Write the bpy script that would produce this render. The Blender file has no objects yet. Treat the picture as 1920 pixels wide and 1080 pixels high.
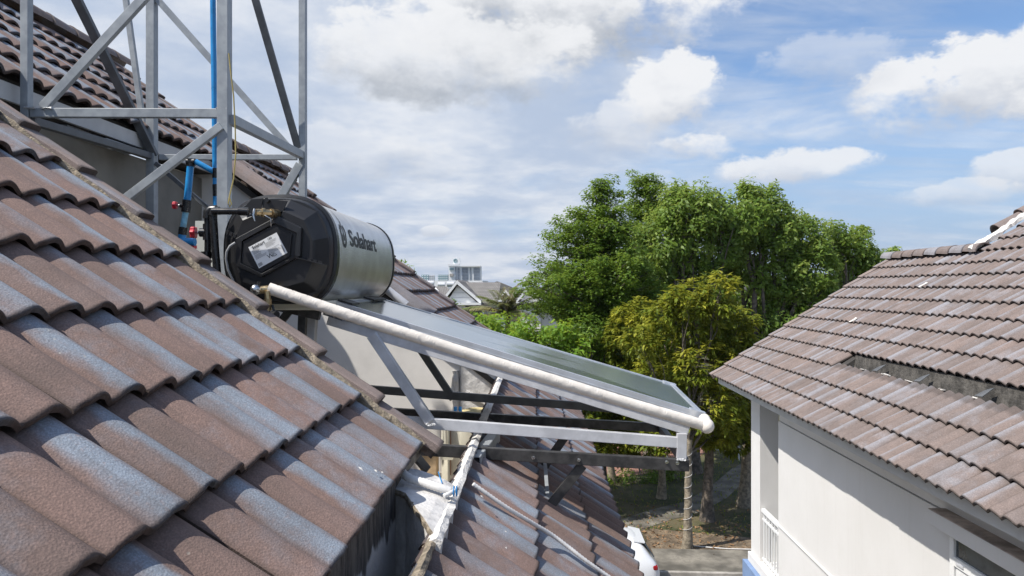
import bpy, bmesh, math, random
import numpy as np
from mathutils import Vector, Matrix
random.seed(7); rng = np.random.default_rng(11)
S = bpy.context.scene
COL = S.collection
H = 8.0                                   # eye height above the ground
F = 1340.0                                # focal length in photo pixels
YAW = math.atan(.0336); CY, SY = math.cos(YAW), math.sin(YAW)

# ------------------------------------------------------------------ camera
cam = bpy.data.cameras.new('camera'); camo = bpy.data.objects.new('camera', cam); COL.objects.link(camo)
camo.location = (0, 0, H); camo.rotation_euler = (math.radians(90), 0, YAW)
cam.sensor_width = 36; cam.lens = F / 1920 * 36; cam.clip_start = .05; cam.clip_end = 5000
S.camera = camo
S.render.resolution_x = 1024; S.render.resolution_y = 576
S.view_settings.view_transform = 'Standard'; S.view_settings.look = 'None'
S.view_settings.exposure = 0.17; S.view_settings.gamma = 1; S.view_settings.use_curve_mapping = False

# ------------------------------------------------------------------ node helper
class NT:
    def __init__(s, tree): s.t = tree; s.n = tree.nodes; s.l = tree.links
    def new(s, typ, **kw):
        n = s.n.new(typ)
        for k, v in kw.items(): setattr(n, k, v)
        return n
    def put(s, sock, v):
        if isinstance(v, bpy.types.NodeSocket): s.l.new(v, sock)
        elif v is not None:
            if hasattr(sock.default_value, '__len__') and not hasattr(v, '__len__'): v = [v] * len(sock.default_value)
            if hasattr(v, '__len__') and len(v) == 3 and len(sock.default_value) == 4: v = (*v, 1)
            sock.default_value = v
    def m(s, op, a, b=None, c=None, clamp=False):
        n = s.new('ShaderNodeMath', operation=op, use_clamp=clamp)
        for i, v in enumerate((a, b, c)): s.put(n.inputs[i], v)
        return n.outputs[0]
    def add(s, a, b): return s.m('ADD', a, b)
    def sub(s, a, b): return s.m('SUBTRACT', a, b)
    def mul(s, a, b): return s.m('MULTIPLY', a, b)
    def vm(s, op, a, b=None, sc=None):
        n = s.new('ShaderNodeVectorMath', operation=op); s.put(n.inputs[0], a)
        if b is not None: s.put(n.inputs[1], b)
        if sc is not None: s.put(n.inputs[3], sc)
        return n.outputs[0]
    def ss(s, v, lo, hi, a=0., b=1.):
        n = s.new('ShaderNodeMapRange', interpolation_type='SMOOTHSTEP')
        for i, x in enumerate((v, lo, hi, a, b)): s.put(n.inputs[i], x)
        return n.outputs[0]
    def noise(s, vec, scale, detail=3, rough=.55, dist=0, dim='3D'):
        n = s.new('ShaderNodeTexNoise', noise_dimensions=dim)
        if vec is not None: s.put(n.inputs['Vector'], vec)
        n.inputs['Scale'].default_value = scale; n.inputs['Detail'].default_value = detail
        n.inputs['Roughness'].default_value = rough; n.inputs['Distortion'].default_value = dist
        return n.outputs['Fac']
    def vor(s, vec, scale, feature='F1'):
        n = s.new('ShaderNodeTexVoronoi', feature=feature); s.put(n.inputs['Vector'], vec); n.inputs['Scale'].default_value = scale
        return n.outputs['Distance'], n.outputs.get('Color')
    def mix(s, f, a, b, mode='MIX'):
        n = s.new('ShaderNodeMix', data_type='RGBA', blend_type=mode)
        s.put(n.inputs[0], f); s.put(n.inputs[6], a); s.put(n.inputs[7], b)
        return n.outputs[2]
    def sep(s, v):
        n = s.new('ShaderNodeSeparateXYZ'); s.put(n.inputs[0], v); return n.outputs
    def comb(s, x, y, z):
        n = s.new('ShaderNodeCombineXYZ')
        for i, v in enumerate((x, y, z)): s.put(n.inputs[i], v)
        return n.outputs[0]
    def pos(s): return s.new('ShaderNodeNewGeometry').outputs['Position']
    def bump(s, h, strength=.3, dist=.01):
        n = s.new('ShaderNodeBump'); s.put(n.inputs['Height'], h)
        n.inputs['Strength'].default_value = strength; n.inputs['Distance'].default_value = dist
        return n.outputs[0]

# ------------------------------------------------------------------ world: sky with clouds, and the sun
SUN = Vector((.64, .34, -1)).normalized()          # the way the light travels
sun = bpy.data.lights.new('sun', 'SUN'); suno = bpy.data.objects.new('sun', sun); COL.objects.link(suno)
sun.energy = 5.0; sun.angle = math.radians(.53); sun.color = (1, .955, .88)
suno.rotation_euler = SUN.to_track_quat('-Z', 'Y').to_euler(); suno.location = (-20, -10, 40)
W = bpy.data.worlds.new('World'); S.world = W; W.use_nodes = True
w = NT(W.node_tree); W.node_tree.nodes.clear()
STR = .10
sky = w.new('ShaderNodeTexSky'); sky.sky_type = 'NISHITA'; sky.sun_disc = False
sky.sun_elevation = math.asin(-SUN.z); sky.sun_rotation = math.atan2(-SUN.x, -SUN.y)
sky.air_density = 1.1; sky.dust_density = 1.3; sky.ozone_density = 2.0; sky.altitude = 10
dirv = w.new('ShaderNodeTexCoord').outputs['Generated']
# azimuth measured from the photo's axis, in photo-pixel-like units; elevation too
R = w.vm('NORMALIZE', dirv)
dx, dy, dz = w.sep(R)[:3]
az = w.m('ARCTAN2', dx, dy); el = w.m('ARCSINE', dz)
# soft layered cloud sheet: projected on a plane overhead
zz = w.m('MAXIMUM', dz, 0.0)
den = w.add(zz, .16)
pl = w.comb(w.m('DIVIDE', dx, den), w.m('DIVIDE', dy, den), 0.)
n1 = w.noise(pl, 1.3, 9, .62, .4)
n2 = w.noise(w.vm('ADD', pl, (7.3, 2.1, 0)), .6, 5, .55, .3)
n3 = w.noise(w.vm('MULTIPLY', pl, (.8, 2.4, 1)), 1.5, 7, .6, .8)
left = w.mul(w.ss(az, -.30, .50, .24, -.10), w.ss(w.m('ABSOLUTE', az), .9, 1.5, 1., 0.))
sheet = w.add(w.add(w.mul(n1, .55), w.mul(n2, .5)), left)
veil = w.ss(sheet, .45, .67, .0, .95)
streak = w.mul(w.ss(n3, .36, .68), w.ss(el, .0, .5, .45, .6))
veil = w.mul(w.m('MAXIMUM', veil, streak), w.ss(el, .45, 1.0, 1., .45))
hz = w.ss(el, -.02, .34, .85, .0)               # low sky whitens towards the horizon
def fade(rgb, k=1): return tuple(c * k / STR for c in rgb)
skyc = w.vm('MULTIPLY', sky.outputs[0], (1.08, 1.24, 1.45))
skyc = w.mix(hz, skyc, fade((.34, .46, .68)))
greyn = w.noise(w.vm('ADD', pl, (1.7, 5.2, 0)), 1.9, 7, .6)
veilc = w.mix(w.ss(greyn, .36, .70), fade((.44, .52, .66)), fade((.74, .765, .81)))
col = w.mix(veil, skyc, veilc)
# cumulus: photo-pixel centre, half width, reach above and below, weight, greyness of the base
def pa(u, v):
    a = (u - 960) / F; b = (540 - v) / F
    return math.atan(a) - YAW, math.atan2(b, math.hypot(1, a))
ae = w.comb(az, w.mul(el, 1.5), 0.)
wn = w.noise(ae, 5.5, 11, .60, .15)
wn2 = w.noise(w.vm('ADD', ae, (3, 5, 0)), 17., 8, .62, .1)
wob = w.add(w.mul(w.sub(wn, .5), 2.4), w.mul(w.sub(wn2, .5), 2.0))
shd = w.noise(w.vm('ADD', ae, (.012, -.03, 2.)), 9., 7, .6, .1)
CUM = [(1000, 45, 370, 130, 105, 1.0, .9), (850, 130, 300, 120, 80, .8, 1.), (1250, 190, 105, 95, 70, 1., .35), (1170, 235, 130, 50, 60, .55, .4), (1290, 280, 85, 44, 30, .85, .3), (1475, 322, 150, 40, 24, .85, .2),
       (1850, 165, 210, 85, 75, 1.0, .35), (1910, 320, 70, 40, 40, .7, .3), (1800, 365, 100, 26, 22, .5, .3), (818, 436, 34, 14, 9, .6, .2), (1560, 120, 130, 60, 60, .35, .3), (640, 300, 260, 70, 60, .4, .7),
       (2350, 160, 300, 130, 90, 1., .5), (-300, 120, 380, 140, 90, 1., .7), (2900, 330, 240, 70, 50, .9, .3), (-900, 260, 300, 100, 60, .9, .5), (400, -700, 560, 200, 160, 1., .6), (1700, -520, 480, 180, 150, 1., .4)]
for (u, v, hw, up, dn, wt, gb) in CUM:
    ca, ce = pa(u, v); hw /= F; up /= F; dn /= F
    a = w.m('DIVIDE', w.sub(az, ca), hw); e = w.sub(el, ce)
    eu = w.m('DIVIDE', w.m('MAXIMUM', e, 0.), up); ed = w.m('DIVIDE', w.m('MINIMUM', e, 0.), dn)
    r2 = w.add(w.mul(a, a), w.add(w.mul(eu, eu), w.mul(ed, ed)))
    fld = w.add(w.sub(1., r2), wob)
    hi = w.ss(eu, .0, .5, .95, .42)              # crisp tops, soft bases
    msk = w.m('MINIMUM', w.mul(w.ss(fld, .05, hi), wt), .97)
    lit = w.ss(w.add(w.add(eu, ed), w.add(w.mul(wob, .35), w.mul(w.sub(shd, .5), 2.6))), -.85, .45)
    base = tuple(x * (1 - gb) + y * gb for x, y in zip((.60, .63, .70), (.34, .375, .43)))
    col = w.mix(msk, col, w.mix(lit, fade(base), fade((.80, .81, .83))))
bg = w.new('ShaderNodeBackground'); w.put(bg.inputs[0], col); bg.inputs[1].default_value = STR
wo = w.new('ShaderNodeOutputWorld'); w.l.new(bg.outputs[0], wo.inputs[0])

# ------------------------------------------------------------------ places from the photo
def at(u, v, d):
    """photo pixel at depth d metres -> a point of the place (x right, y away, z up, ground 0)"""
    a = (u - 960) / F; b = (v - 540) / F
    return Vector((d * (a * CY - SY), d * (CY + a * SY), H - b * d))
def onY(u, v, Y):
    a = (u - 960) / F; return at(u, v, Y / (CY + a * SY))
def onX(u, v, X):
    a = (u - 960) / F; return at(u, v, X / (a * CY - SY))
def ground(u, v, z=0.): return at(u, v, (H - z) * F / (v - 540))

# ------------------------------------------------------------------ materials
def newmat(name):
    m = bpy.data.materials.new(name); m.use_nodes = True
    n = NT(m.node_tree); b = m.node_tree.nodes['Principled BSDF']
    return m, n, b
def mat(name, c, rough=.6, metal=0., var=.12, vs=6., bump=0., bs=80., bd=.002, spec=.5, speck=0., ss=300., c2=None, coat=0., tr=0.):
    """colour c wandering by var (towards c2 if given), optional fine relief and speckle"""
    m, n, b = newmat(name); p = n.pos()
    f = n.noise(p, vs, 5, .6)
    dark = c2 if c2 else tuple(x * (1 - var * 1.6) for x in c)
    light = c if c2 else tuple(min(1, x * (1 + var * .6)) for x in c)
    cc = n.mix(n.ss(f, .34, .68), dark, light)
    if speck:
        cc = n.mix(n.mul(n.ss(n.noise(p, ss, 2, .5), .45, .62), speck), cc, tuple(x * .35 for x in c))
    n.put(b.inputs['Base Color'], cc); b.inputs['Metallic'].default_value = metal
    n.put(b.inputs['Roughness'], n.ss(f, .3, .7, max(.03, rough - .06), rough + .06))
    b.inputs['Specular IOR Level'].default_value = spec
    if coat: b.inputs['Coat Weight'].default_value = coat
    if tr: b.inputs['Transmission Weight'].default_value = tr
    if bump: n.put(b.inputs['Normal'], n.bump(n.noise(p, bs, 4, .6), bump, bd))
    return m

def tile_mat(name, brown, brown2, blue, amount, attr=None, grain=1., rough=.85, valley=.34):
    """concrete roof tile: brown body, blue grey spray band along one roll, sandy grain; chance per tile"""
    m, n, b = newmat(name); p = n.pos()
    uv = n.new('ShaderNodeUVMap').outputs[0]; u, v = n.sep(uv)[:2]
    if attr:
        a = n.new('ShaderNodeAttribute'); a.attribute_name = attr; rnd = a.outputs['Fac']
    else: rnd = n.new('ShaderNodeObjectInfo').outputs['Random']
    fr = lambda k: n.m('FRACT', n.mul(rnd, k))
    r1, r2, r3, r4 = fr(17.31), fr(57.7), fr(131.9), fr(311.3)
    wob = n.mul(n.sub(n.noise(n.vm('MULTIPLY', p, (3, 8, 3)), 2.2, 3), .5), .22)
    uu = n.add(u, wob)
    c1 = n.add(n.mul(n.m('GREATER_THAN', r1, .5), .5), n.add(.16, n.mul(r2, .14)))
    d1 = n.m('ABSOLUTE', n.sub(uu, c1))
    wid = n.add(n.add(.13, n.mul(r3, .16)), n.mul(n.sub(n.noise(n.vm('MULTIPLY', p, (2., 5., 2.)), 3., 4, .65), .5), .26))
    band = n.mul(n.ss(d1, wid, .02, 0., 1.), n.ss(r4, .04, .25))
    patch = n.ss(n.noise(p, 3.4, 6, .68), .46, .70, 0., .75)
    thin = n.ss(n.noise(p, 26., 5, .7), .25, .52, .6, 1.)
    f = n.m('MULTIPLY', n.mul(n.m('MAXIMUM', band, n.mul(patch, r3)), thin), amount, clamp=True)
    br = n.mix(r2, brown, brown2)
    br = n.mix(n.ss(n.noise(p, 5., 4, .6), .35, .7, 0., .55), br, tuple(x * .78 for x in brown2))
    cc = n.mix(f, br, n.mix(r3, blue, tuple(x * 1.12 for x in blue)))
    g1 = n.noise(p, 230. * grain, 3, .65); g2 = n.noise(p, 75. * grain, 3, .6)
    cc = n.mix(n.ss(g1, .40, .66, .34, 0.), cc, (.05, .04, .038))
    cc = n.mix(n.ss(g2, .55, .75, 0., .25), cc, tuple(min(1, x * 1.5) for x in brown))
    vf = n.noise(n.vm('MULTIPLY', p, (1., 26., 1.)), 3., 3, .6)
    cc = n.mix(n.ss(vf, .5, .72, 0., .18), cc, (.10, .085, .075))
    val = n.ss(n.m('ABSOLUTE', n.sub(n.m('FRACT', n.mul(u, 2.)), .5)), .40, .5, 0., valley)      # dirt plus painted-in shade in the valleys between rolls
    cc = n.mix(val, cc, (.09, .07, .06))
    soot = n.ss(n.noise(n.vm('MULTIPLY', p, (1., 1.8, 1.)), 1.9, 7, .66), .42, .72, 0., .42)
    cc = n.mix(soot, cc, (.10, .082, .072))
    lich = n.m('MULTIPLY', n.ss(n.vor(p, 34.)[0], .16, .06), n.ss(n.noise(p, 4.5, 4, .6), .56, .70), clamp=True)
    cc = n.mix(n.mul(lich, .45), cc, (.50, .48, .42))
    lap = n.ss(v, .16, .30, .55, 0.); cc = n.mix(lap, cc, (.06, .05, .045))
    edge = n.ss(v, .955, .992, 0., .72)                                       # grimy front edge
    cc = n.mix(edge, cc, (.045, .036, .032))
    n.put(b.inputs['Base Color'], cc); b.inputs['Roughness'].default_value = rough
    b.inputs['Specular IOR Level'].default_value = .3
    hh = n.add(n.mul(g1, .6), n.mul(n.vor(p, 190. * grain)[0], .5))
    n.put(b.inputs['Normal'], n.bump(hh, .65, .0022))
    return m

M = {}
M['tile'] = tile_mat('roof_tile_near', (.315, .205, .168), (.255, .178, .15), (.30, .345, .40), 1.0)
M['tile_n'] = tile_mat('roof_tile_neighbour', (.272, .21, .185), (.228, .183, .166), (.33, .34, .375), .75, grain=.6, valley=.7)  # valleys darkened further, painting in the roll shading this slope lacks
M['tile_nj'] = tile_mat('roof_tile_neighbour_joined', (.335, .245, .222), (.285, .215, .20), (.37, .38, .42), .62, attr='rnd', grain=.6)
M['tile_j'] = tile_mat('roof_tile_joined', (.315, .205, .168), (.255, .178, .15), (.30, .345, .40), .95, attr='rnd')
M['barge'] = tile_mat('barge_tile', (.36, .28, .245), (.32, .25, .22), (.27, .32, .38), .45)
M['mortar'] = mat('sand_mortar', (.40, .33, .24), .95, var=.3, vs=40, bump=1., bs=120, bd=.012, speck=.4, ss=160)
M['whitemortar'] = mat('white_mortar', (.72, .69, .64), .9, var=.10, vs=25, bump=.9, bs=45, bd=.010)
M['plaster'] = mat('white_plaster', (.80, .765, .715), .85, var=.05, vs=3, bump=.25, bs=22, bd=.004)
M['roughplaster'] = mat('rough_plaster', (.62, .60, .575), .9, var=.14, vs=9, bump=.9, bs=16, bd=.014, speck=.10, ss=60)
def aged_wall():
    m, n, b = newmat('aged_wall_paint'); p = n.pos()
    c = n.mix(n.ss(n.noise(p, 1.1, 6, .65), .35, .7), (.67, .655, .635), (.71, .695, .68))
    st = n.ss(n.noise(n.vm('MULTIPLY', p, (7., 7., .35)), 2.2, 6, .7), .50, .80, 0., .17)
    c = n.mix(st, c, (.50, .47, .43))
    c = n.mix(n.ss(n.noise(p, 4., 7, .75), .60, .72, 0., .16), c, (.60, .575, .54))
    n.put(b.inputs['Base Color'], c); b.inputs['Roughness'].default_value = .85
    n.put(b.inputs['Normal'], n.bump(n.add(n.noise(p, 60, 3, .6), n.mul(n.noise(p, 2.5, 3), 3.)), .14, .004)); return m
M['wall_n'] = aged_wall()
M['fascia'] = mat('grey_white_fascia', (.56, .56, .55), .7, var=.06, vs=4)
M['concrete'] = mat('cement_floor', (.42, .38, .33), .9, var=.2, vs=5, bump=.5, bs=60, bd=.004, speck=.2, ss=70)
M['darkcement'] = mat('dark_cement', (.11, .10, .095), .95, var=.4, vs=7, bump=1., bs=25, bd=.03)
M['deck'] = mat('roof_underlay', (.06, .055, .05), .95, var=.2)
M['galv'] = mat('grey_painted_steel', (.36, .385, .40), .45, metal=.1, var=.12, vs=12, bump=.15, bs=140, bd=.001, c2=(.27, .29, .31))
M['steel_light'] = mat('silver_painted_steel', (.60, .605, .63), .42, metal=.1, var=.1, vs=10, bump=.1, bs=120, bd=.001)
M['steel_black'] = mat('black_sprayed_steel', (.028, .027, .027), .45, metal=.2, var=.2, vs=14, c2=(.075, .072, .07))
M['steel_dark'] = mat('dark_grey_steel', (.13, .135, .14), .5, metal=.25, var=.15, vs=10)
M['weld'] = mat('weld_bead', (.6, .6, .6), .5, metal=.5, bump=1., bs=200, bd=.004)
M['black'] = mat('black_plastic', (.013, .013, .0145), .34, var=.25, vs=8, bump=.12, bs=300, bd=.0008, c2=(.022, .022, .023))
M['blackpipe'] = mat('black_hdpe', (.014, .014, .015), .28, var=.2, vs=20)
M['brass'] = mat('brass', (.55, .42, .24), .32, metal=.9, var=.2, vs=60, bump=.3, bs=150, bd=.002)
M['chrome'] = mat('dull_chrome', (.6, .6, .58), .25, metal=1., var=.15, vs=60)
M['tape'] = mat('cream_wrapping_tape', (.80, .735, .65), .55, var=.06, vs=14, bump=.4, bs=35, bd=.006)
M['alu'] = mat('collector_aluminium', (.66, .68, .71), .35, metal=.7, var=.05, vs=8)
M['cream'] = mat('cream_plastic', (.72, .68, .55), .5, var=.06, vs=6)
M['whitebox'] = mat('offwhite_box', (.66, .66, .60), .5, var=.04)
M['blue'] = mat('blue_pvc', (.025, .27, .62), .3, var=.12, vs=14, speck=.05)
M['blue_pale'] = mat('faded_blue_pvc', (.20, .45, .60), .4, var=.25, vs=20)
M['red'] = mat('red_handle', (.55, .02, .04), .35, var=.1)
M['wire'] = mat('yellow_wire', (.45, .36, .12), .6)
M['greycable'] = mat('grey_cable', (.36, .36, .36), .5)
M['conduit'] = mat('white_corrugated_conduit', (.70, .685, .66), .55, var=.08, vs=20)
M['label'] = mat('white_label', (.80, .80, .79), .4, var=.02)
M['ink'] = mat('black_ink', (.012, .012, .014), .5)
M['wood'] = mat('pale_wood_block', (.52, .38, .24), .8, var=.2, vs=12)
M['straw'] = mat('straw_yellow_hose', (.60, .50, .26), .7, var=.12, vs=30)
M['white'] = mat('white_paint', (.80, .80, .79), .5, var=.03)
M['bluewall'] = mat('blue_plaster', (.19, .28, .46), .85, var=.08, vs=4)
M['bark'] = mat('grey_bark', (.17, .14, .11), .95, var=.35, vs=7, bump=1., bs=18, bd=.03)
M['barkpale'] = mat('pale_bark', (.30, .25, .18), .95, var=.3, vs=9, bump=.8, bs=20, bd=.02)
M['win'] = mat('dark_window_glass', (.05, .065, .075), .08, var=.2, spec=.8)
def foil():
    m, n, b = newmat('stucco_embossed_foil'); p = n.pos()
    v = n.noise(n.vm('MULTIPLY', p, (1, .8, 1)), 120, 2, .5, .6)
    n.put(b.inputs['Base Color'], n.mix(n.ss(n.noise(p, 7, 4), .3, .7), (.62, .61, .60), (.74, .735, .72)))
    b.inputs['Metallic'].default_value = .92; b.inputs['Roughness'].default_value = .33
    n.put(b.inputs['Normal'], n.bump(v, .55, .004)); return m
M['foil'] = foil()
def glass():
    m, n, b = newmat('collector_prismatic_glass'); p = n.pos()
    f = n.noise(p, 3, 4)
    n.put(b.inputs['Base Color'], n.mix(f, (.05, .066, .064), (.07, .09, .088)))
    b.inputs['Roughness'].default_value = .26; b.inputs['IOR'].default_value = 1.7; b.inputs['Coat Weight'].default_value = 1.; b.inputs['Coat Roughness'].default_value = .17
    b.inputs['Specular IOR Level'].default_value = .6
    n.put(b.inputs['Normal'], n.bump(n.noise(p, 500, 1), .06, .0005)); return m
M['glass'] = glass()
def leaf_mat(name, dark, light, tip):
    m, n, b = newmat(name)
    a = n.new('ShaderNodeAttribute'); a.attribute_name = 'tint'; r, g, bl = n.sep(a.outputs['Vector'])[:3]
    c = n.mix(g, n.mix(r, dark, light), tip)
    n.put(b.inputs['Base Color'], c); b.inputs['Roughness'].default_value = .5
    b.inputs['Specular IOR Level'].default_value = .35
    tr = n.new('ShaderNodeBsdfTranslucent'); n.put(tr.inputs[0], n.mix(.5, c, tuple(min(1, x * 1.6) for x in tip)))
    mx = n.new('ShaderNodeMixShader'); mx.inputs[0].default_value = .34
    n.l.new(b.outputs[0], mx.inputs[1]); n.l.new(tr.outputs[0], mx.inputs[2])
    n.l.new(mx.outputs[0], m.node_tree.nodes['Material Output'].inputs[0]); return m
M['leaf_dark'] = leaf_mat('leaf_dark_green', (.038, .085, .012), (.145, .24, .024), (.32, .42, .06))
M['leaf_mid'] = leaf_mat('leaf_mid_green', (.040, .088, .014), (.175, .275, .032), (.52, .60, .13))
M['leaf_mango'] = leaf_mat('leaf_mango', (.045, .085, .012), (.18, .24, .022), (.44, .42, .05))
M['leaf_bright'] = leaf_mat('leaf_bright_green', (.07, .17, .018), (.20, .35, .03), (.48, .55, .06))
M['leaf_palm'] = leaf_mat('leaf_palm', (.08, .12, .03), (.20, .26, .07), (.34, .30, .14))

# ------------------------------------------------------------------ mesh builder
class MB:
    def __init__(s): s.v = []; s.f = []; s.sm = []
    def add(s, vs, fs, smooth=False):
        o = len(s.v); s.v += [tuple(v) for v in vs]; s.f += [tuple(i + o for i in f) for f in fs]; s.sm += [smooth] * len(fs)
    def box(s, c, size, rot=None, bev=0.):
        c = Vector(c); hx, hy, hz = [x / 2 for x in size]
        vs = [Vector((sx * hx, sy * hy, sz * hz)) for sx in (-1, 1) for sy in (-1, 1) for sz in (-1, 1)]
        if rot: vs = [rot @ v for v in vs]
        s.add([c + v for v in vs], [(0, 1, 3, 2), (4, 6, 7, 5), (0, 4, 5, 1), (2, 3, 7, 6), (0, 2, 6, 4), (1, 5, 7, 3)])
    def beam(s, a, b, wd, ht, up=(0, 0, 1)):
        a = Vector(a); b = Vector(b); d = (b - a); L = d.length; d.normalize()
        y = Vector(up).cross(d); 
        if y.length < 1e-4: y = Vector((0, 1, 0)).cross(d)
        y.normalize(); z = d.cross(y)
        s.box((a + b) / 2, (L, wd, ht), Matrix((d, y, z)).transposed())
    def tube(s, pts, r, n=10, caps=True, smooth=True):
        pts = [Vector(p) for p in pts]; rr = r if hasattr(r, '__len__') else [r] * len(pts)
        rings = []; ref = None
        for i, p in enumerate(pts):
            d = (pts[min(i + 1, len(pts) - 1)] - pts[max(i - 1, 0)]).normalized()
            if ref is None: ref = Vector((0, 0, 1)) if abs(d.z) < .9 else Vector((1, 0, 0))
            y = ref.cross(d).normalized(); x = d.cross(y); ref = x
            rings.append([p + (x * math.cos(t) + y * math.sin(t)) * rr[i] for t in [2 * math.pi * k / n for k in range(n)]])
        vs = [v for ri in rings for v in ri]; fs = []
        for i in range(len(pts) - 1):
            for k in range(n):
                fs.append((i * n + k, i * n + (k + 1) % n, (i + 1) * n + (k + 1) % n, (i + 1) * n + k))
        s.add(vs, fs, smooth)
        if caps: s.add(rings[0], [tuple(range(n))[::-1]]); s.add(rings[-1], [tuple(range(n))])
    def loft(s, rings, smooth=False, cap0=True, cap1=True):
        n = len(rings[0]); vs = [v for r in rings for v in r]; fs = []
        for i in range(len(rings) - 1):
            for k in range(n): fs.append((i * n + k, i * n + (k + 1) % n, (i + 1) * n + (k + 1) % n, (i + 1) * n + k))
        s.add(vs, fs, smooth)
        if cap0: s.add(rings[0], [tuple(range(n))[::-1]])
        if cap1: s.add(rings[-1], [tuple(range(n))])
    def prism(s, poly, off):
        off = Vector(off); a = [Vector(p) for p in poly]; b = [p + off for p in a]; s.loft([a, b])
    def sphere(s, c, r, n=12, m=8, sc=(1, 1, 1)):
        c = Vector(c); rings = []
        for i in range(1, m):
            t = math.pi * i / m
            rings.append([c + Vector((r * sc[0] * math.sin(t) * math.cos(2 * math.pi * k / n), r * sc[1] * math.sin(t) * math.sin(2 * math.pi * k / n), r * sc[2] * math.cos(t))) for k in range(n)])
        s.loft(rings, True)
    def build(s, name, m, parent=None, **kw):
        me = bpy.data.meshes.new(name); me.from_pydata(s.v, [], s.f); me.validate()
        bm = bmesh.new(); bm.from_mesh(me); bmesh.ops.recalc_face_normals(bm, faces=bm.faces); 
        if len(bm.faces) == len(s.sm):
            for fc, sm in zip(bm.faces, s.sm): fc.smooth = sm
        bm.to_mesh(me); bm.free()
        me.materials.append(m)
        return link(name, me, parent, **kw)
def link(name, me, parent=None, bevel=0., **kw):
    o = bpy.data.objects.new(name, me); COL.objects.link(o)
    if parent is not None: setpar(o, parent)
    for k, v in kw.items(): o[k] = v
    if bevel:
        b = o.modifiers.new('b', 'BEVEL'); b.width = bevel; b.segments = 2; b.limit_method = 'ANGLE'
    return o
def setpar(o, p):
    o.parent = p
    o.matrix_parent_inverse = wmat(p).inverted()
def wmat(p):
    m = p.matrix_basis.copy(); q = p
    while q.parent is not None:
        m = q.matrix_parent_inverse @ m; q = q.parent; m = q.matrix_basis @ m
    return m
def thing(name, label, cat, loc=(0, 0, 0), group=None):
    o = bpy.data.objects.new(name, None); COL.objects.link(o); o.location = loc; o.empty_display_size = .1
    o['label'] = label; o['category'] = cat
    if group: o['group'] = group
    return o
def tag(o, label, cat, group=None):
    o['label'] = label; o['category'] = cat
    if group: o['group'] = group
    return o
def text_mesh(body, size, extrude=0., bold=0.):
    c = bpy.data.curves.new('t', 'FONT'); c.body = body; c.size = size; c.extrude = extrude; c.offset = bold; c.resolution_u = 4
    o = bpy.data.objects.new('t', c); COL.objects.link(o)
    dg = bpy.context.evaluated_depsgraph_get(); dg.update()
    me = bpy.data.meshes.new_from_object(o.evaluated_get(dg)); bpy.data.objects.remove(o); bpy.data.curves.remove(c)
    me.name = 'lettering'; return me

# ================================================================== STRUCTURE: ground
def sheet(name, poly, z, m, **kw):
    mb = MB(); mb.add([(x, y, z) for x, y in poly], [tuple(range(len(poly)))]); return mb.build(name, m, **kw)
def grass_ground():
    m, n, b = newmat('park_ground'); p = n.pos()
    a = n.noise(p, .35, 6, .65); c = n.noise(p, 3., 5, .7); d = n.noise(p, 30, 3, .7)
    cc = n.mix(n.ss(a, .42, .60), (.045, .058, .018), (.125, .105, .055))
    cc = n.mix(n.ss(c, .52, .72, 0., .8), cc, (.14, .10, .062))
    cc = n.mix(n.ss(d, .5, .75, 0., .6), cc, (.20, .17, .085))
    n.put(b.inputs['Base Color'], cc); b.inputs['Roughness'].default_value = .95
    n.put(b.inputs['Normal'], n.bump(d, .8, .04)); return m
M['ground'] = grass_ground()
M['path'] = mat('worn_concrete_path', (.21, .19, .155), .9, var=.35, vs=1.5, bump=.4, bs=30, bd=.01, speck=.3, ss=12)
M['asphalt'] = mat('asphalt', (.24, .215, .185), .9, var=.25, vs=1.2, bump=.4, bs=90, bd=.005, speck=.2, ss=60)
M['redpave'] = mat('red_brick_paving', (.33, .17, .13), .9, var=.2, vs=2, bump=.3, bs=20)
M['dirt'] = mat('leaf_littered_earth', (.23, .17, .11), .95, var=.4, vs=2.5, bump=.8, bs=25, bd=.03, speck=.5, ss=18)
sheet('ground', [(-1500, -600), (1500, -600), (1500, 2100), (-1500, 2100)], 0, M['ground'], kind='structure')
def gpt(u, v): q = ground(u, v); return (q.x, q.y)
sheet('earth_verge', [(-6, 21.9), (16, 21.3), (16, 23.0), (7, 23.1), (3.8, 23.9), (-6, 24.4)], .006, M['dirt'], kind='structure')
sheet('road', [(-60, 8), (60, 6), (60, 19.4), (-60, 21.3)], .004, M['asphalt'], kind='structure')
mb = MB(); mb.box((0, 20.95, .06), (120, 1.75, .12), Matrix.Rotation(-.0166, 3, 'Z')); mb.build('pavement', M['path'], kind='structure', bevel=.015)
mb = MB(); mb.box((0, 20.02, .07), (120, .12, .15), Matrix.Rotation(-.0166, 3, 'Z')); mb.build('kerb', mat('kerb_concrete', (.40, .37, .33), .9, var=.2, vs=3), kind='structure', bevel=.02)
pp = [(1130, 1010), (1180, 985), (1240, 965), (1300, 950), (1345, 925), (1390, 885), (1420, 868), (1460, 845)]
L, Rr = [], []
for i, (u, v) in enumerate(pp):
    q = ground(u, v); L.append((q.x - .25, q.y + .55)); Rr.append((q.x + .25, q.y - .55))
sheet('footpath', L + Rr[::-1], .012, M['path'], kind='structure')
sheet('red_paving', [gpt(1100, 905), gpt(1215, 888), gpt(1300, 862), gpt(1345, 838), gpt(1250, 815), gpt(1060, 820)], .010, M['redpave'], kind='structure')

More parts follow.
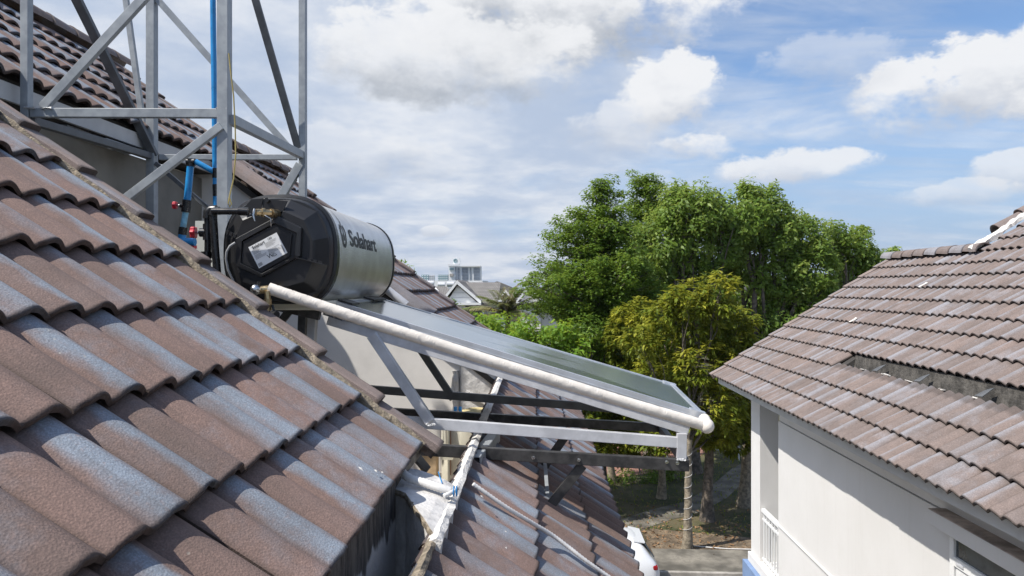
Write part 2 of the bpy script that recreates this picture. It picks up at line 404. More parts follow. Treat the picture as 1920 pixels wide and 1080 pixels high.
# ================================================================== TILES
def tile_mesh(name, length, gauge, m, nseg=12, H_=.034, e=.033, th=.014, wd=.2975, xs=(0., .75, .97, 1.), seed=0, round_nose=True, rough=0., pw=.56, chip=0):
    """two-roll concrete roof tile; local x runs down the slope to the nose at x = 0, y across, z up"""
    r = random.Random(seed); N = nseg * 2 + 1
    prof = lambda f: (.5 - .5 * math.cos(2 * math.pi * f)) ** pw
    top = []; 
    for t in xs:
        x = -length * (1 - t); row = []
        for j in range(N):
            f = j / (N - 1) * 2; y = f / 2 * wd
            z = H_ * prof(f % 1.0 if f < 2 else 0.) + e * (1 + x / gauge)
            z += .0012 * math.sin(x * 23 + j * .7 + seed)
            xx = x
            if t == 1. and round_nose: z -= .004; 
            if t == 1. and rough: xx += r.uniform(-rough, rough * .3) - (chip if chip and abs(j - (seed * 7) % N) < 2 else 0)
            row.append((xx, y, z))
        top.append(row)
    bot = [[(x if i == 0 else x - (.0015 if i == len(xs) - 1 else 0), y, z - th + (.004 if i == len(xs) - 1 and round_nose else 0)) for (x, y, z) in (row)] for i, row in enumerate((top[0], top[-1]))]
    vs = [v for row in top for v in row] + [v for row in bot for v in row]
    K = len(xs); fs = []; uvs = []
    idx = lambda i, j: i * N + j
    for i in range(K - 1):
        for j in range(N - 1): fs.append((idx(i, j), idx(i + 1, j), idx(i + 1, j + 1), idx(i, j + 1)))
    ntop = len(fs)
    for j in range(N - 1):
        fs.append((idx(K - 1, j), idx(K + 1, j), idx(K + 1, j + 1), idx(K - 1, j + 1)))      # nose face
        fs.append((idx(K, j), idx(K, j + 1), idx(K + 1, j + 1), idx(K + 1, j)))              # underside
    for j in (0, N - 1):
        side = [idx(i, j) for i in range(K)] + [idx(K + 1, j), idx(K, j)]
        fs.append(tuple(side if j else side[::-1]))
    me = bpy.data.meshes.new(name); me.from_pydata(vs, [], fs); me.materials.append(m)
    uv = me.uv_layers.new(name='UVMap')
    for li, lp in enumerate(me.loops):
        x, y, z = vs[lp.vertex_index]
        k = lp.vertex_index // N
        vv = 1 + x / length
        uv.data[li].uv = (y / wd, vv)
    for pi, p in enumerate(me.polygons):
        p.use_smooth = pi < ntop
        if pi >= ntop:
            for li in p.loop_indices: uv.data[li].uv = (uv.data[li].uv[0], 1.0)
    me.update()
    return me
def frame(D, A, N, o): return Matrix(((D.x, A.x, N.x, o.x), (D.y, A.y, N.y, o.y), (D.z, A.z, N.z, o.z), (0, 0, 0, 1)))
def proj(p):
    q = Vector(p) - Vector((0, 0, H)); fwd = Vector((-SY, CY, 0)); rt = Vector((CY, SY, 0))
    d = q.dot(fwd); 
    if d < .05: return None
    return 960 + F * q.dot(rt) / d, 540 - F * q.z / d, d
def place_tiles(mats_list, parent, meshes_by_size, join_mat, limit=296, name='roof_tile'):
    """mats_list: matrices; the largest in the picture become objects, the rest one joined part"""
    sc = []
    for m_ in mats_list:
        c = m_ @ Vector((-.15, .15, .02)); pr = proj(c)
        vis = pr is not None and -120 < pr[0] < 2040 and -120 < pr[1] < 1220
        sc.append((0 if vis else 1, pr[2] if pr else 99, m_))
    sc.sort(key=lambda t: (t[0], t[1]))
    rest = []
    pw = wmat(parent).inverted()
    for i, (hid, d, m_) in enumerate(sc):
        if i < limit and not hid:
            ms = next(ms for dm, ms in meshes_by_size if d < dm)
            o = bpy.data.objects.new(name, random.choice(ms)); COL.objects.link(o)
            o.parent = parent; o.matrix_basis = pw @ m_
        else: rest.append(m_)
    if rest:
        me0 = meshes_by_size[-1][1][0]; n0 = len(me0.vertices)
        co = np.empty(n0 * 3); me0.vertices.foreach_get('co', co); co = co.reshape(-1, 3)
        V = []; Fc = []; rnd = []
        polys = [tuple(p.vertices) for p in me0.polygons]
        for k, m_ in enumerate(rest):
            A = np.array(m_.to_3x3()); t = np.array(m_.translation)
            V.append(co @ A.T + t); Fc += [tuple(i + k * n0 for i in f) for f in polys]; rnd += [random.random()] * n0
        me = bpy.data.meshes.new(name + 's_joined'); me.from_pydata(np.concatenate(V).tolist(), [], Fc); me.materials.append(join_mat)
        uv = me.uv_layers.new(name='UVMap'); uo = np.empty(len(me0.loops) * 2); me0.uv_layers[0].data.foreach_get('uv', uo)
        uv.data.foreach_set('uv', np.tile(uo, len(rest)))
        at_ = me.attributes.new('rnd', 'FLOAT', 'POINT'); at_.data.foreach_set('value', rnd)
        o = link('far_tiles', me, parent); o['kind'] = 'stuff'
def jit(m_, a=.65, t=.0028):
    return m_ @ Matrix.Translation((random.uniform(-.004, .004), 0, random.uniform(-t, t))) @ Matrix.Rotation(math.radians(random.uniform(-a, a)), 4, 'Z') @ Matrix.Rotation(math.radians(random.uniform(-a, a)), 4, 'X')

# ------------------------------------------------------------------ our house
TH = math.atan(.77); cs, sn = math.cos(TH), math.sin(TH)
D1 = Vector((cs, 0, -sn)); A1 = Vector((0, 1, 0)); N1 = Vector((sn, 0, cs))
GX = .2577; G1 = GX / cs; LIFT = .064
def pz(X): return H - 1.0 - .77 * X            # the plane that the roll crests of the tile noses touch
def rp(X, Y, n=0.): return Vector((X, Y, pz(X))) + N1 * n
house = thing('tiled_house', 'house with brown and blue-grey tiled roofs around the recess of the water heater', 'house', (-2, 3, 0))
def slab(X0, X1, Y0, Y1, n0, n1, name, m, parent, **kw):
    mb = MB(); poly = [rp(X0, Y0, n1), rp(X1, Y0, n1), rp(X1, Y0, n0), rp(X0, Y0, n0)]
    mb.prism(poly, (0, Y1 - Y0, 0)); return mb.build(name, m, parent, **kw)
roof = slab(-6.5, -.50, -1.5, 3.05, -.13, -.082, 'roof', M['deck'], house)
slab(-6.5, -2.90, 3.05, 7.25, -.13, -.082, 'roof', M['deck'], house)
slab(-3.25, -.27, 6.36, 9.12, -.13, -.082, 'roof', M['deck'], house)
slab(-.30, .46, .4, 9.12, -.13, -.082, 'roof', M['deck'], house)
tm_hi = [tile_mesh('roof_tile', .42, G1, M['tile'], nseg=14, xs=(0., .5, .9, .972, .992, 1.), seed=k, rough=.004, chip=(.012 if k == 3 else .02 if k == 5 else 0)) for k in range(6)]
tm_mid = [tile_mesh('roof_tile', .42, G1, M['tile'], nseg=9, xs=(0., .95, 1.), seed=9)]
tm_lo = [tile_mesh('roof_tile', .42, G1, M['tile_j'], nseg=6, xs=(0., 1.), seed=9, round_nose=False)]
tl = []
def course(X, Y0, Y1, nT=None, off=0.):
    y = Y1 - .30
    while y > Y0 - .02:
        o = Vector((X, y, pz(X))) - N1 * LIFT
        tl.append(jit(frame(D1, A1, N1, o))); y -= .30
for k in range(11): course(-.465 - k * GX, .0, 3.015)
for k in range(6): course(-2.86 - k * GX, 3.2, 7.25)
for k in range(12): course(-.243 - k * GX, 6.4, 9.12)
for k in range(3): course(.53 - k * GX, 1.0, 8.85 + .3 * (k > 0))
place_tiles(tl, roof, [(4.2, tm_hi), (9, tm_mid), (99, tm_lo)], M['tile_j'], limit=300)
# flat barge tiles along the verges
def barge_mesh(wd, ln=.40, th=.03, leg=.09, lift=.028, side=1):
    mb = MB(); G = G1
    def sec(x, z):
        e = lift * (1 + x / G)
        return [Vector((x, 0, z + e)), Vector((x, .012, z + e + .006)), Vector((x, wd - .012, z + e + .004)), Vector((x, wd, z + e - .004)), Vector((x, wd, z + e - leg)), Vector((x, wd - .02, z + e - leg)), Vector((x, wd - .02, z + e - th)), Vector((x, 0, z + e - th))]
    mb.loft([sec(-ln, 0), sec(-.02, 0), sec(0, -.003)])
    me_o = mb.build('barge_tile', M['barge']); me = me_o.data
    uv = me.uv_layers.new(name='UVMap')
    for li, lp in enumerate(me.loops):
        c = me.vertices[lp.vertex_index].co; uv.data[li].uv = (c.y / wd * .5 + .1, 1 + c.x / ln)
    bpy.data.objects.remove(me_o); return me
bar = barge_mesh(.125)
def put_barge(X, Y, me, n=.0, flip=False, par=house, sc=1.):
    A = Vector((0, -1, 0)) if flip else A1
    Mx = frame(D1, A, N1, Vector((X, Y, pz(X))) + N1 * n)
    if flip: Mx = Mx @ Matrix.Scale(1, 4)
    o = bpy.data.objects.new('barge_tile', me); COL.objects.link(o); o.parent = par; o.matrix_basis = wmat(par).inverted() @ Mx @ Matrix.Rotation(math.radians(random.uniform(-.6, .6)), 4, 'Z')
for k in range(12): put_barge(-.41 - k * GX, 2.995, bar, n=-.012)
for k in range(6): put_barge(-2.82 - k * GX, 7.17, bar, n=-.012)
for k in range(12): put_barge(-.27 - k * GX, 9.06, bar, n=-.012)
# broad half-round caps on the near edge of the rear roof
def cap_mesh(name, r0, r1, ln, m, th=.015, n=10, arc=math.pi):
    mb = MB(); rings = []
    for x, r in ((-ln, r1), (-.03, r0), (0, r0 + .004)):
        o = [Vector((x, -math.cos(arc * k / n + (math.pi - arc) / 2) * r, math.sin(arc * k / n + (math.pi - arc) / 2) * r)) for k in range(n + 1)]
        i = [Vector((x, -math.cos(arc * k / n + (math.pi - arc) / 2) * (r - th), math.sin(arc * k / n + (math.pi - arc) / 2) * (r - th))) for k in range(n, -1, -1)]
        rings.append(o + i)
    mb.loft(rings, smooth=False)
    ob = mb.build(name, m); me = ob.data; bpy.data.objects.remove(ob)
    uv = me.uv_layers.new(name='UVMap')
    for li, lp in enumerate(me.loops):
        c = me.vertices[lp.vertex_index].co; uv.data[li].uv = (.3 + c.y, min(.94, .9 + c.x))
    return me
caps = cap_mesh('ridge_tile', .115, .09, .40, M['barge'])
big = cap_mesh('verge_cap', .12, .10, .62, M['barge'])
def put(me, name, Mx, par):
    o = bpy.data.objects.new(name, me); COL.objects.link(o); o.parent = par; o.matrix_basis = wmat(par).inverted() @ Mx; return o
for k in range(5):
    X = -.48 - k * .46
    put(big, 'verge_cap', frame(Vector((cs, 0, -sn)), A1, N1, rp(X, 6.37, -.035 + .012)) @ Matrix.Rotation(math.radians(-2.2), 4, 'Y'), house)
def ridge(X, z, Y0, Y1, par, me=caps, step=.33):
    y = Y0
    while y < Y1:
        D = Vector((0, -1, 0)); A = Vector((1, 0, 0)); N = Vector((0, 0, 1))
        put(me, 'ridge_tile', frame(D, A, N, Vector((X, y, z))) @ Matrix.Rotation(math.radians(3.2 + random.uniform(-.8, .8)), 4, 'Y'), par); y += step
ridge(-4.42, pz(-4.42) - .04, 3.3, 7.3, house)
ridge(-3.28, pz(-3.28) - .04, 7.5, 9.3, house)
# back slopes beyond the ridges
mb = MB(); mb.prism([(-4.42, 3.05, pz(-4.42) - .09), (-8, 3.05, pz(-4.42) - 2.8), (-8, 3.05, pz(-4.42) - 2.9), (-4.42, 3.05, pz(-4.42) - .16)], (0, 4.2, 0)); mb.build('roof', M['deck'], house)
mb = MB(); mb.prism([(-3.28, 7.26, pz(-3.28) - .09), (-7, 7.26, pz(-3.28) - 2.9), (-7, 7.26, pz(-3.28) - 3.0), (-3.28, 7.26, pz(-3.28) - .16)], (0, 1.86, 0)); mb.build('roof', M['deck'], house)
# mortar bedding under the near barge tiles and beside the lower roof
def rough_strip(pts, wd, ht, name, m, par, up, side, seed=3, amp=.012, step=.03):
    r = random.Random(seed); mb = MB(); rings = []
    P = [Vector(p) for p in pts]; up = Vector(up).normalized(); side = Vector(side).normalized()
    segs = []
    for a, b in zip(P, P[1:]):
        n = max(1, int((b - a).length / step)); segs += [a.lerp(b, i / n) for i in range(n)]
    segs.append(P[-1]); amps = [0, 0, 0, 0, 0, 0]
    for q in segs:
        amps = [.6 * x + r.uniform(-amp, amp) for x in amps]
        s = [(-.5, -.5), (-.55, .2), (-.25, .5), (.25, .52), (.52, .15), (.5, -.5)]
        rings.append([q + side * (a * wd + amps[i] * .7) + up * (b * ht + amps[(i + 2) % 6]) for i, (a, b) in enumerate(s)])
    mb.loft(rings, smooth=False); return mb.build(name, m, par)
rough_strip([rp(-.46, 2.985, -.03), rp(-3.2, 2.985, -.03)], .03, .05, 'mortar_bed', M['mortar'], house, N1, (0, 1, 0), amp=.004, step=.02)
EX = -.295
white_edge = rough_strip([rp(EX, 2.20, -.045), rp(EX, 6.5, -.045)], .042, .07, 'mortar_edge', M['whitemortar'], house, N1, (cs, 0, -sn), seed=5, amp=.003, step=.025)
rough_strip([rp(EX - .008, .6, -.05), rp(EX - .008, 2.24, -.05)], .028, .055, 'mortar_edge', M['mortar'], house, N1, (cs, 0, -sn), seed=8, amp=.004, step=.03)
# walls of the recess, trench and eaves
mb = MB()
mb.box((-1.6, 6.52, H - 1.6), (3.7, .18, 6.4)); rear_wall = None
# rear wall is clipped to the slope of the roof above it
wl = [(-3.4, pz(-3.4) - .12), (-.34, pz(-.34) - .12), (-.34, H - 2.2), (-3.4, H - 2.2)]
mb = MB(); mb.prism([(x, 6.43, z) for x, z in wl], (0, .2, 0)); rear_wall = mb.build('wall', M['plaster'], house)
# rougher patch of render at the right end, with its swollen rib
mb = MB(); mb.box((-.50, 6.40, H - 1.25), (.36, .06, 1.45)); mb.build('render_patch', M['roughplaster'], house, bevel=.02)
rough_strip([(-.72, 6.41, pz(-.72) - .30), (-.72, 6.41, H - 2.0)], .05, .05, 'render_rib', M['roughplaster'], house, (0, -1, 0), (1, 0, 0), seed=4, amp=.012)
rough_strip([(-.62, 6.38, H - .93), (-.45, 6.36, H - 1.01), (-.30, 6.33, H - 1.09)], .06, .05, 'render_lip', M['roughplaster'], house, (0, 0, 1), (0, 1, 0), seed=14, amp=.008)
# left wall of the recess (in shade under the upper roof) and its eave board
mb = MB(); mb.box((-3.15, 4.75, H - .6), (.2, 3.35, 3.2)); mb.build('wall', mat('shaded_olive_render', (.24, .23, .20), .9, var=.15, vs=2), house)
mb = MB(); mb.box((-2.93, 5.15, pz(-2.86) - .115), (.025, 4.2, .10)); mb.build('fascia', M['fascia'], house)
mb = MB(); mb.box((-3.04, 5.15, pz(-2.86) - .155), (.20, 4.2, .02)); mb.build('soffit', M['deck'], house)
mb = MB(); mb.box((-1.75, 2.93, H - 1.3 + .0), (2.5, .16, 1.2)); 
mb = MB(); mb.prism([(x, 2.86, z) for x, z in [(-5.5, pz(-5.5) - .13), (-.52, pz(-.52) - .13), (-.52, H - 2.2), (-5.5, H - 2.2)]], (0, .16, 0)); mb.build('wall', M['plaster'], house)
mb = MB(); mb.box((-1.6, 4.75, H - 1.73), (3.0, 3.6, .12)); mb.build('recess_floor', M['concrete'], house)
# dark stained band under the near eave, plaster below it
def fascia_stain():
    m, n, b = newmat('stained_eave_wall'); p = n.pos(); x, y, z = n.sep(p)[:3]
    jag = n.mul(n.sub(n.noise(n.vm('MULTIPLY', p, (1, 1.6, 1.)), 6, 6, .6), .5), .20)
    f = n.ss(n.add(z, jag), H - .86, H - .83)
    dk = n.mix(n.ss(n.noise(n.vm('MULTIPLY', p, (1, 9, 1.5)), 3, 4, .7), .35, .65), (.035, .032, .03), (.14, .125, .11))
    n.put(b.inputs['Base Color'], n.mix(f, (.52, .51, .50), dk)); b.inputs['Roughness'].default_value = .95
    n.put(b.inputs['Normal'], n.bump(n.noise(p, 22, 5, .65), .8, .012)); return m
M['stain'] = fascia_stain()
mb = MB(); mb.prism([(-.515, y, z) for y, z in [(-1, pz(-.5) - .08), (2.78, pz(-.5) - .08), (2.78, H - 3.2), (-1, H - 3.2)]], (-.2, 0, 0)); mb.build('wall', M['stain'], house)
# ledge that closes the trench
L0 = [(-.53, 2.62, H - .735), (-.47, 2.56, H - .738), (-.42, 2.46, H - .752), (-.36, 2.34, H - .768), (-.30, 2.21, H - .795)]
B0 = [(-.53, 2.86, H - .722), (-.47, 2.85, H - .728), (-.42, 2.83, H - .738), (-.36, 2.80, H - .752), (-.30, 2.78, H - .782)]
mb = MB(); rl_ = random.Random(6)
for i in range(4):
    a, b, c, d = [Vector(q) for q in (L0[i], L0[i + 1], B0[i + 1], B0[i])]
    dn_ = Vector((0, 0, -2.3)); mb.loft([[a, b, c, d], [a + dn_, b + dn_, c + dn_, d + dn_]])
mb.build('trench_ledge', M['roughplaster'], house)
top = L0
# flaked lip of old render along the ledge
rough_strip([Vector(q) + Vector((0, -.004, -.012)) for q in top[:5]], .010, .020, 'flaked_render', M['mortar'], house, (0, 0, 1), (.5, 1, 0), seed=21, amp=.003, step=.012)
mb = MB(); mb.prism([(-.335, y, z) for y, z in [(.5, pz(-.30) - .13), (6.4, pz(-.30) - .13), (6.4, H - 3.2), (.5, H - 3.2)]], (.05, 0, 0)); mb.build('wall', M['plaster'], house)
mb = MB(); mb.prism([(.10, y, z) for y, z in [(.5, pz(.3) - .16), (9.0, pz(.3) - .16), (9.0, 0), (.5, 0)]], (.15, 0, 0)); mb.build('wall', M['plaster'], house)
mb = MB(); mb.box((-3.5, 3.8, (H - 3.2) / 2), (7.0, 10.4, H - 3.2)); mb.build('wall', M['plaster'], house)
# black steel angle tucked under the corner tile
mb = MB(); mb.beam(at(786, 838, 3.1), at(757, 872, 2.75), .012, .075, up=(0, 0, 1)); mb.build('eave_bracket', M['steel_black'], house)

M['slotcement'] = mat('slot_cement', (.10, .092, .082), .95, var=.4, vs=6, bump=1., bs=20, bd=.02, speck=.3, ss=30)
# ------------------------------------------------------------------ the neighbour's house
T2 = math.atan(.66); c2_, s2_ = math.cos(T2), math.sin(T2)
D2 = Vector((-c2_, 0, -s2_)); A2 = Vector((0, -1, 0)); N2 = Vector((-s2_, 0, c2_))
GX2 = .25; G2 = GX2 / c2_
def nz(X): return H - 3.43 + .66 * X
nb = thing('white_house', 'white rendered neighbouring house with a brown tiled roof missing a course of tiles', 'house', (6, 8, 0))
def nslab(X0, X1, Y0, Y1, n0, n1, name, m, **kw):
    mb = MB(); f = lambda X, n: Vector((X, Y0, nz(X))) + N2 * n
    mb.prism([f(X0, n1), f(X1, n1), f(X1, n0), f(X0, n0)], (0, Y1 - Y0, 0)); return mb.build(name, m, nb, **kw)
nroof = nslab(3.06, 5.98, 9.1, 12.22, -.14, -.084, 'roof', M['deck'])
nslab(3.06, 3.72, -4, 9.1, -.14, -.084, 'roof', M['deck'])
nslab(4.0, 5.98, -4, 9.1, -.14, -.084, 'roof', M['deck'])
nslab(5.98, 8.9, -4, 9.95, -.14, -.084, 'roof', M['deck'])
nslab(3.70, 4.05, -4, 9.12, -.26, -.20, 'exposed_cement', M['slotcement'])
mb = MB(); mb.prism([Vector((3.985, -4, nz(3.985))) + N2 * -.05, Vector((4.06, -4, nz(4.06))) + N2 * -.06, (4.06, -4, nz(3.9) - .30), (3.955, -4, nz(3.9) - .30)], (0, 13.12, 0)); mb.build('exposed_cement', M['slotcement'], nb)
nt_mid = [tile_mesh('roof_tile', .39, G2, M['tile_n'], nseg=8, xs=(0., .95, 1.), seed=k, wd=.296, rough=.003, H_=.042, pw=.47) for k in range(2)]
nt_lo = [tile_mesh('roof_tile', .39, G2, M['tile_nj'], nseg=6, xs=(0., 1.), seed=9, round_nose=False)]
tl = []
for k in range(24):
    X = 2.98 + k * GX2
    y = 12.22 if k < 12 else 9.9
    while y > 1.2:
        gap = (k == 3 and y < 9.35)
        ok = X / y < 1.05
        if not gap and ok: tl.append(jit(frame(D2, A2, N2, Vector((X, y, nz(X))) - N2 * LIFT), .3, .001))
        y -= .30
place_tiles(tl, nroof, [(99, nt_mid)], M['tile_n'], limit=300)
# mortar smears left where the missing course lay, torn underlay straps
for k in range(9):
    y = 8.6 - k * .57 + random.uniform(-.08, .08); X = 3.80 + random.uniform(-.006, .01)
    rough_strip([Vector((X, y, nz(X))) - N2 * .034, Vector((X + .004, y - random.uniform(.05, .16), nz(X))) - N2 * .038], .02, .010, 'mortar_smear', M['whitemortar'], nb, N2, (1, 0, 0), seed=k, amp=.005, step=.03)
for y in (8.2, 7.3, 6.3):
    mb = MB(); p0 = Vector((3.93, y, nz(3.93))) - N2 * .03
    mb.add([p0, p0 + Vector((-.01, .07, -.02)), p0 + Vector((-.12, .05, -.10)) + N2 * .03, p0 + Vector((-.10, -.02, -.09)) + N2 * .02, p0 + Vector((-.05, .03, -.07)) + N2 * .045], [(0, 1, 4), (1, 2, 4), (2, 3, 4), (3, 0, 4)])
    o = mb.build('torn_felt', M['steel_dark'], nb); md = o.modifiers.new('s', 'SOLIDIFY'); md.thickness = .006
# barge tiles on its far verge
nbar = barge_mesh(.12)
for k in range(12):
    X = 2.96 + k * GX2
    put(nbar, 'barge_tile', frame(D2, A2, N2, Vector((X, 12.33, nz(X))) - N2 * .012) @ Matrix.Rotation(math.radians(random.uniform(-.5, .5)), 4, 'Z'), nb)
ncap = cap_mesh('ridge_tile', .125, .10, .40, M['tile_n'])
ridge(6.02, nz(6.02) - .055, 9.8, 12.35, nb, me=ncap, step=.33)
mb = MB(); mb.prism([(6.02, 9.9, nz(6.02) - .09), (9.6, 9.9, nz(6.02) - 2.5), (9.6, 9.9, nz(6.02) - 2.6), (6.02, 9.9, nz(6.02) - .16)], (0, 2.35, 0)); mb.build('roof', M['deck'], nb)
# mortared verge where the taller roof begins, caps laid behind it
rough_strip([Vector((X, 9.93 + .02 * math.sin(X * 9), nz(X))) + N2 * .035 for X in (5.93, 6.15, 6.4, 6.7, 7.0, 7.4, 8.0)], .10, .07, 'verge_mortar', M['whitemortar'], nb, N2, (0, 1, 0), seed=33, amp=.014, step=.04)
for k in range(5):
    X = 6.35 + k * .32
    put(ncap, 'verge_cap', frame(D2, A2, N2, Vector((X, 10.06, nz(X))) + N2 * (.0)) @ Matrix.Rotation(math.radians(-2), 4, 'Y'), nb)
for (u, v, X) in ((1738, 514, 5.30), (1606, 571, 4.55)):
    q = onX(u, v, X); mb = MB(); X_ = q.x
    rough_strip([Vector((X_, q.y, nz(X_))) + N2 * .002, Vector((X_ - .09, q.y + .03, nz(X_ - .09))) + N2 * .002], .045, .016, 'mortar_smear', M['whitemortar'], nb, N2, (0, 1, 0), seed=int(u), amp=.006, step=.03)
# eaves, walls
mb = MB(); mb.box((3.115, 4.16, H - 1.555), (.03, 16.2, .125)); mb.build('fascia', M['fascia'], nb)
mb = MB(); mb.box((3.345, 4.16, H - 1.60), (.43, 16.2, .02)); mb.build('soffit', M['fascia'], nb)
XW = 3.55; Y1w = 10.60
mb = MB(); mb.box((XW + .15, (Y1w - 4) / 2, (H - 1.95) / 2), (.3, Y1w + 4, H - 1.95)); mb.build('wall', M['wall_n'], nb)
mb = MB(); mb.box((XW + .165, (Y1w - 4) / 2, H - 1.775), (.3, Y1w + 4, .33)); mb.build('wall_band', M['wall_n'], nb)
mb = MB(); mb.box((XW + .165, (Y1w - 4) / 2, H - 1.945), (.28, Y1w + 3.98, .014)); mb.build('shadow_joint', M['steel_dark'], nb)
mb = MB(); mb.box((XW - .006, (Y1w - 4) / 2, H - 3.47), (.03, Y1w + 4, .022)); mb.build('string_moulding', M['wall_n'], nb, bevel=.004)
mb = MB(); mb.box((XW + 3, Y1w - .1, (H - 1.6) / 2), (5.9, .2, H - 1.6)); mb.build('wall', M['wall_n'], nb)
mb = MB(); mb.box((XW + .15, 11.70, (H - 1.6) / 2), (.30, .46, H - 1.6)); mb.build('column', M['wall_n'], nb, bevel=.006)
mb = MB(); mb.box((XW + 5.4, 11.70, (H - 1.6) / 2), (.30, .46, H - 1.6)); mb.build('column', M['wall_n'], nb)
mb = MB(); mb.box((XW + 2.9, 11.27, H - 4.42), (5.9, 1.34, .15)); mb.build('balcony_slab', M['wall_n'], nb, bevel=.006)
mb = MB(); mb.box((XW + 2.88, 11.5, (H - 4.5) / 2), (6.0, 1.0, H - 4.5)); mb.build('wall', M['bluewall'], nb)
mb = MB(); mb.box((XW + .05, 11.03, H - 3.52), (.06, .86, .05)); rl = mb.build('railing', M['white'], nb)
for k in range(7):
    mb = MB(); mb.box((XW + .05, 10.66 + k * .125, H - 3.95), (.02, .022, .80)); mb.build('baluster', M['white'], rl)
mb = MB(); mb.box((XW + .05, 11.03, H - 3.66), (.03, .86, .03)); mb.box((XW + .05, 11.03, H - 4.28), (.03, .86, .03)); mb.build('rail_bar', M['white'], rl)
# gable above the far wall
mb = MB(); mb.prism([(3.6, 11.9, nz(3.6) - .2), (6.0, 11.9, nz(6.0) - .2), (8.6, 11.9, nz(3.6) - .1), (8.6, 11.9, H - 1.75), (3.6, 11.9, H - 1.75)], (0, -.12, 0)); mb.build('gable', M['wall_n'], nb)
# window under its concrete hood
hd = MB(); hd.box((XW - .06, 4.35, H - 1.985), (.16, 4.0, .125)); hood = hd.build('window_hood', M['wall_n'], nb, bevel=.006)
mb = MB(); mb.box((XW - .06, 4.35, H - 1.92), (.152, 3.99, .006)); mb.build('stained_top', mat('weathered_hood_top', (.46, .38, .33), .95, var=.3, vs=5), hood)
wf = MB()
y0, y1 = 3.2, 6.2; zt, zb = H - 2.05, H - 4.0; X = XW - .012
def fr(mb, ya, yb, za, zb_, t, x, dp=.05):
    mb.box((x, (ya + yb) / 2, za - t / 2), (dp, yb - ya, t)); mb.box((x, (ya + yb) / 2, zb_ + t / 2), (dp, yb - ya, t))
    mb.box((x, ya + t / 2, (za + zb_) / 2), (dp, t, za - zb_ - 2 * t)); mb.box((x, yb - t / 2, (za + zb_) / 2), (dp, t, za - zb_ - 2 * t))
win = MB(); fr(win, y0, y1, zt, zb, .06, X); win.box((X, (y0 + y1) / 2, H - 2.30), (.052, y1 - y0 - .12, .08)); wo_ = win.build('window', M['white'], nb, bevel=.004)
for (a, b, zc, hh) in ((y0 + .06, y1 - .06, H - 2.185, .15), (y0 + .06, y1 - .06, H - 3.13, 1.58)):
    mb = MB(); mb.box((X + .004, (a + b) / 2, zc), (.012, b - a, hh)); mb.build('pane', M['win'], wo_)
for (a, b) in ((y1 - 1.5, y1 - .08), (y1 - 2.95, y1 - 1.53)):
    mb = MB(); fr(mb, a, b, H - 2.35, zb + .07, .07, X + .006, .04); mb.build('sash', M['white'], wo_)
mb = MB(); mb.box((X - .03, y1 - .16, H - 2.30), (.012, .10, .02)); mb.build('latch', M['steel_light'], wo_)

# ================================================================== SOLAR WATER HEATER
heater = thing('solar_water_heater', 'silver horizontal tank with black end cap above a sloping glass collector on a frame', 'water heater', (-.5, 3.7, H - .9))
XC, ZC = -1.245, H + .175; RT = .272; YN, YF = 3.46, 4.84
def sq(phi, R, p=2.55, sx=1., sz=1.):
    c, s = math.cos(phi), math.sin(phi); r = R / (abs(c) ** p + abs(s) ** p) ** (1 / p)
    return r * s * sx, r * c * sz                      # x, z from the top, clockwise seen from the camera side
def ring(Y, R, n=64, p=2.55, dz=0., flat=True):
    out = []
    for k in range(n):
        x, z = sq(2 * math.pi * k / n, R, p)
        if flat: z = max(z, -.245 * R / RT)
        out.append(Vector((XC + x, Y, ZC + z + dz)))
    return out
mb = MB(); mb.loft([ring(YN, RT), ring(YF, RT)], smooth=True); tank = mb.build('tank', M['foil'], heater)
mb = MB(); mb.loft([ring(YF - .01, RT + .006), ring(YF + .02, RT + .006), ring(YF + .09, RT * .8), ring(YF + .11, RT * .5)], smooth=True); mb.build('end_cap', M['black'], heater)
# near cap: stepped rim, then facets
def fac(Y, sc, n=12, rot=0.):
    out = []
    for k in range(n):
        x, z = sq(2 * math.pi * (k + .5) / n, RT * sc, 2.6); z = max(z, -.245 * sc)
        out.append(Vector((XC + x, Y, ZC + z)))
    return out
mb = MB(); mb.loft([ring(YN + .03, RT + .007), ring(YN - .018, RT + .009), ring(YN - .022, RT * .985)], smooth=False)
mb.loft([ring(YN - .018, RT * .985, 48), ring(YN - .05, RT * .955, 48), ring(YN - .062, RT * .93, 48)], smooth=True); ncp = mb.build('end_cap', M['black'], heater)
mb = MB(); mb.loft([fac(YN - .055, .95), fac(YN - .105, .74), fac(YN - .112, .70)]); mb.build('cap_facets', M['black'], ncp, bevel=.006)
YC = YN - .112
def cp(u, v, dy=0.): 
    q = onY(u, v, YC - .012); return Vector((q.x, YC - dy, q.z))
def capc(z2x, z2y, dy=0.): return cp(400 + z2x * .2592, 340 + z2y * .2592, dy)
hexo = [(165, 415), (470, 252), (640, 335), (632, 540), (350, 692), (165, 612)]
hexi = [(212, 432), (445, 305), (607, 378), (590, 545), (355, 668), (203, 592)]
mb = MB(); mb.loft([[capc(*p, -.02) for p in hexo], [capc(*p, .02) for p in hexo], [capc(*p, .022) for p in hexi], [capc(*p, .006) for p in hexi]], cap0=False); hexf = mb.build('hexagonal_frame', M['black'], ncp, bevel=.003)
hexj = [(222, 437), (443, 317), (570, 385), (553, 540), (352, 655), (205, 588)]
mb = MB(); mb.loft([[capc(*p, .004) for p in hexj], [capc(*p, .016) for p in hexj]], cap0=False); mb.build('cover_plate', M['black'], hexf, bevel=.004)
lab = [capc(256, 478, .0175), capc(460, 370, .0175), capc(539, 517, .0175), capc(333, 630, .0175)]
mb = MB(); mb.prism(lab, (0, .0012, 0)); label = mb.build('rating_label', M['label'], ncp)
lx = (lab[1] - lab[0]); ly = (lab[0] - lab[3])
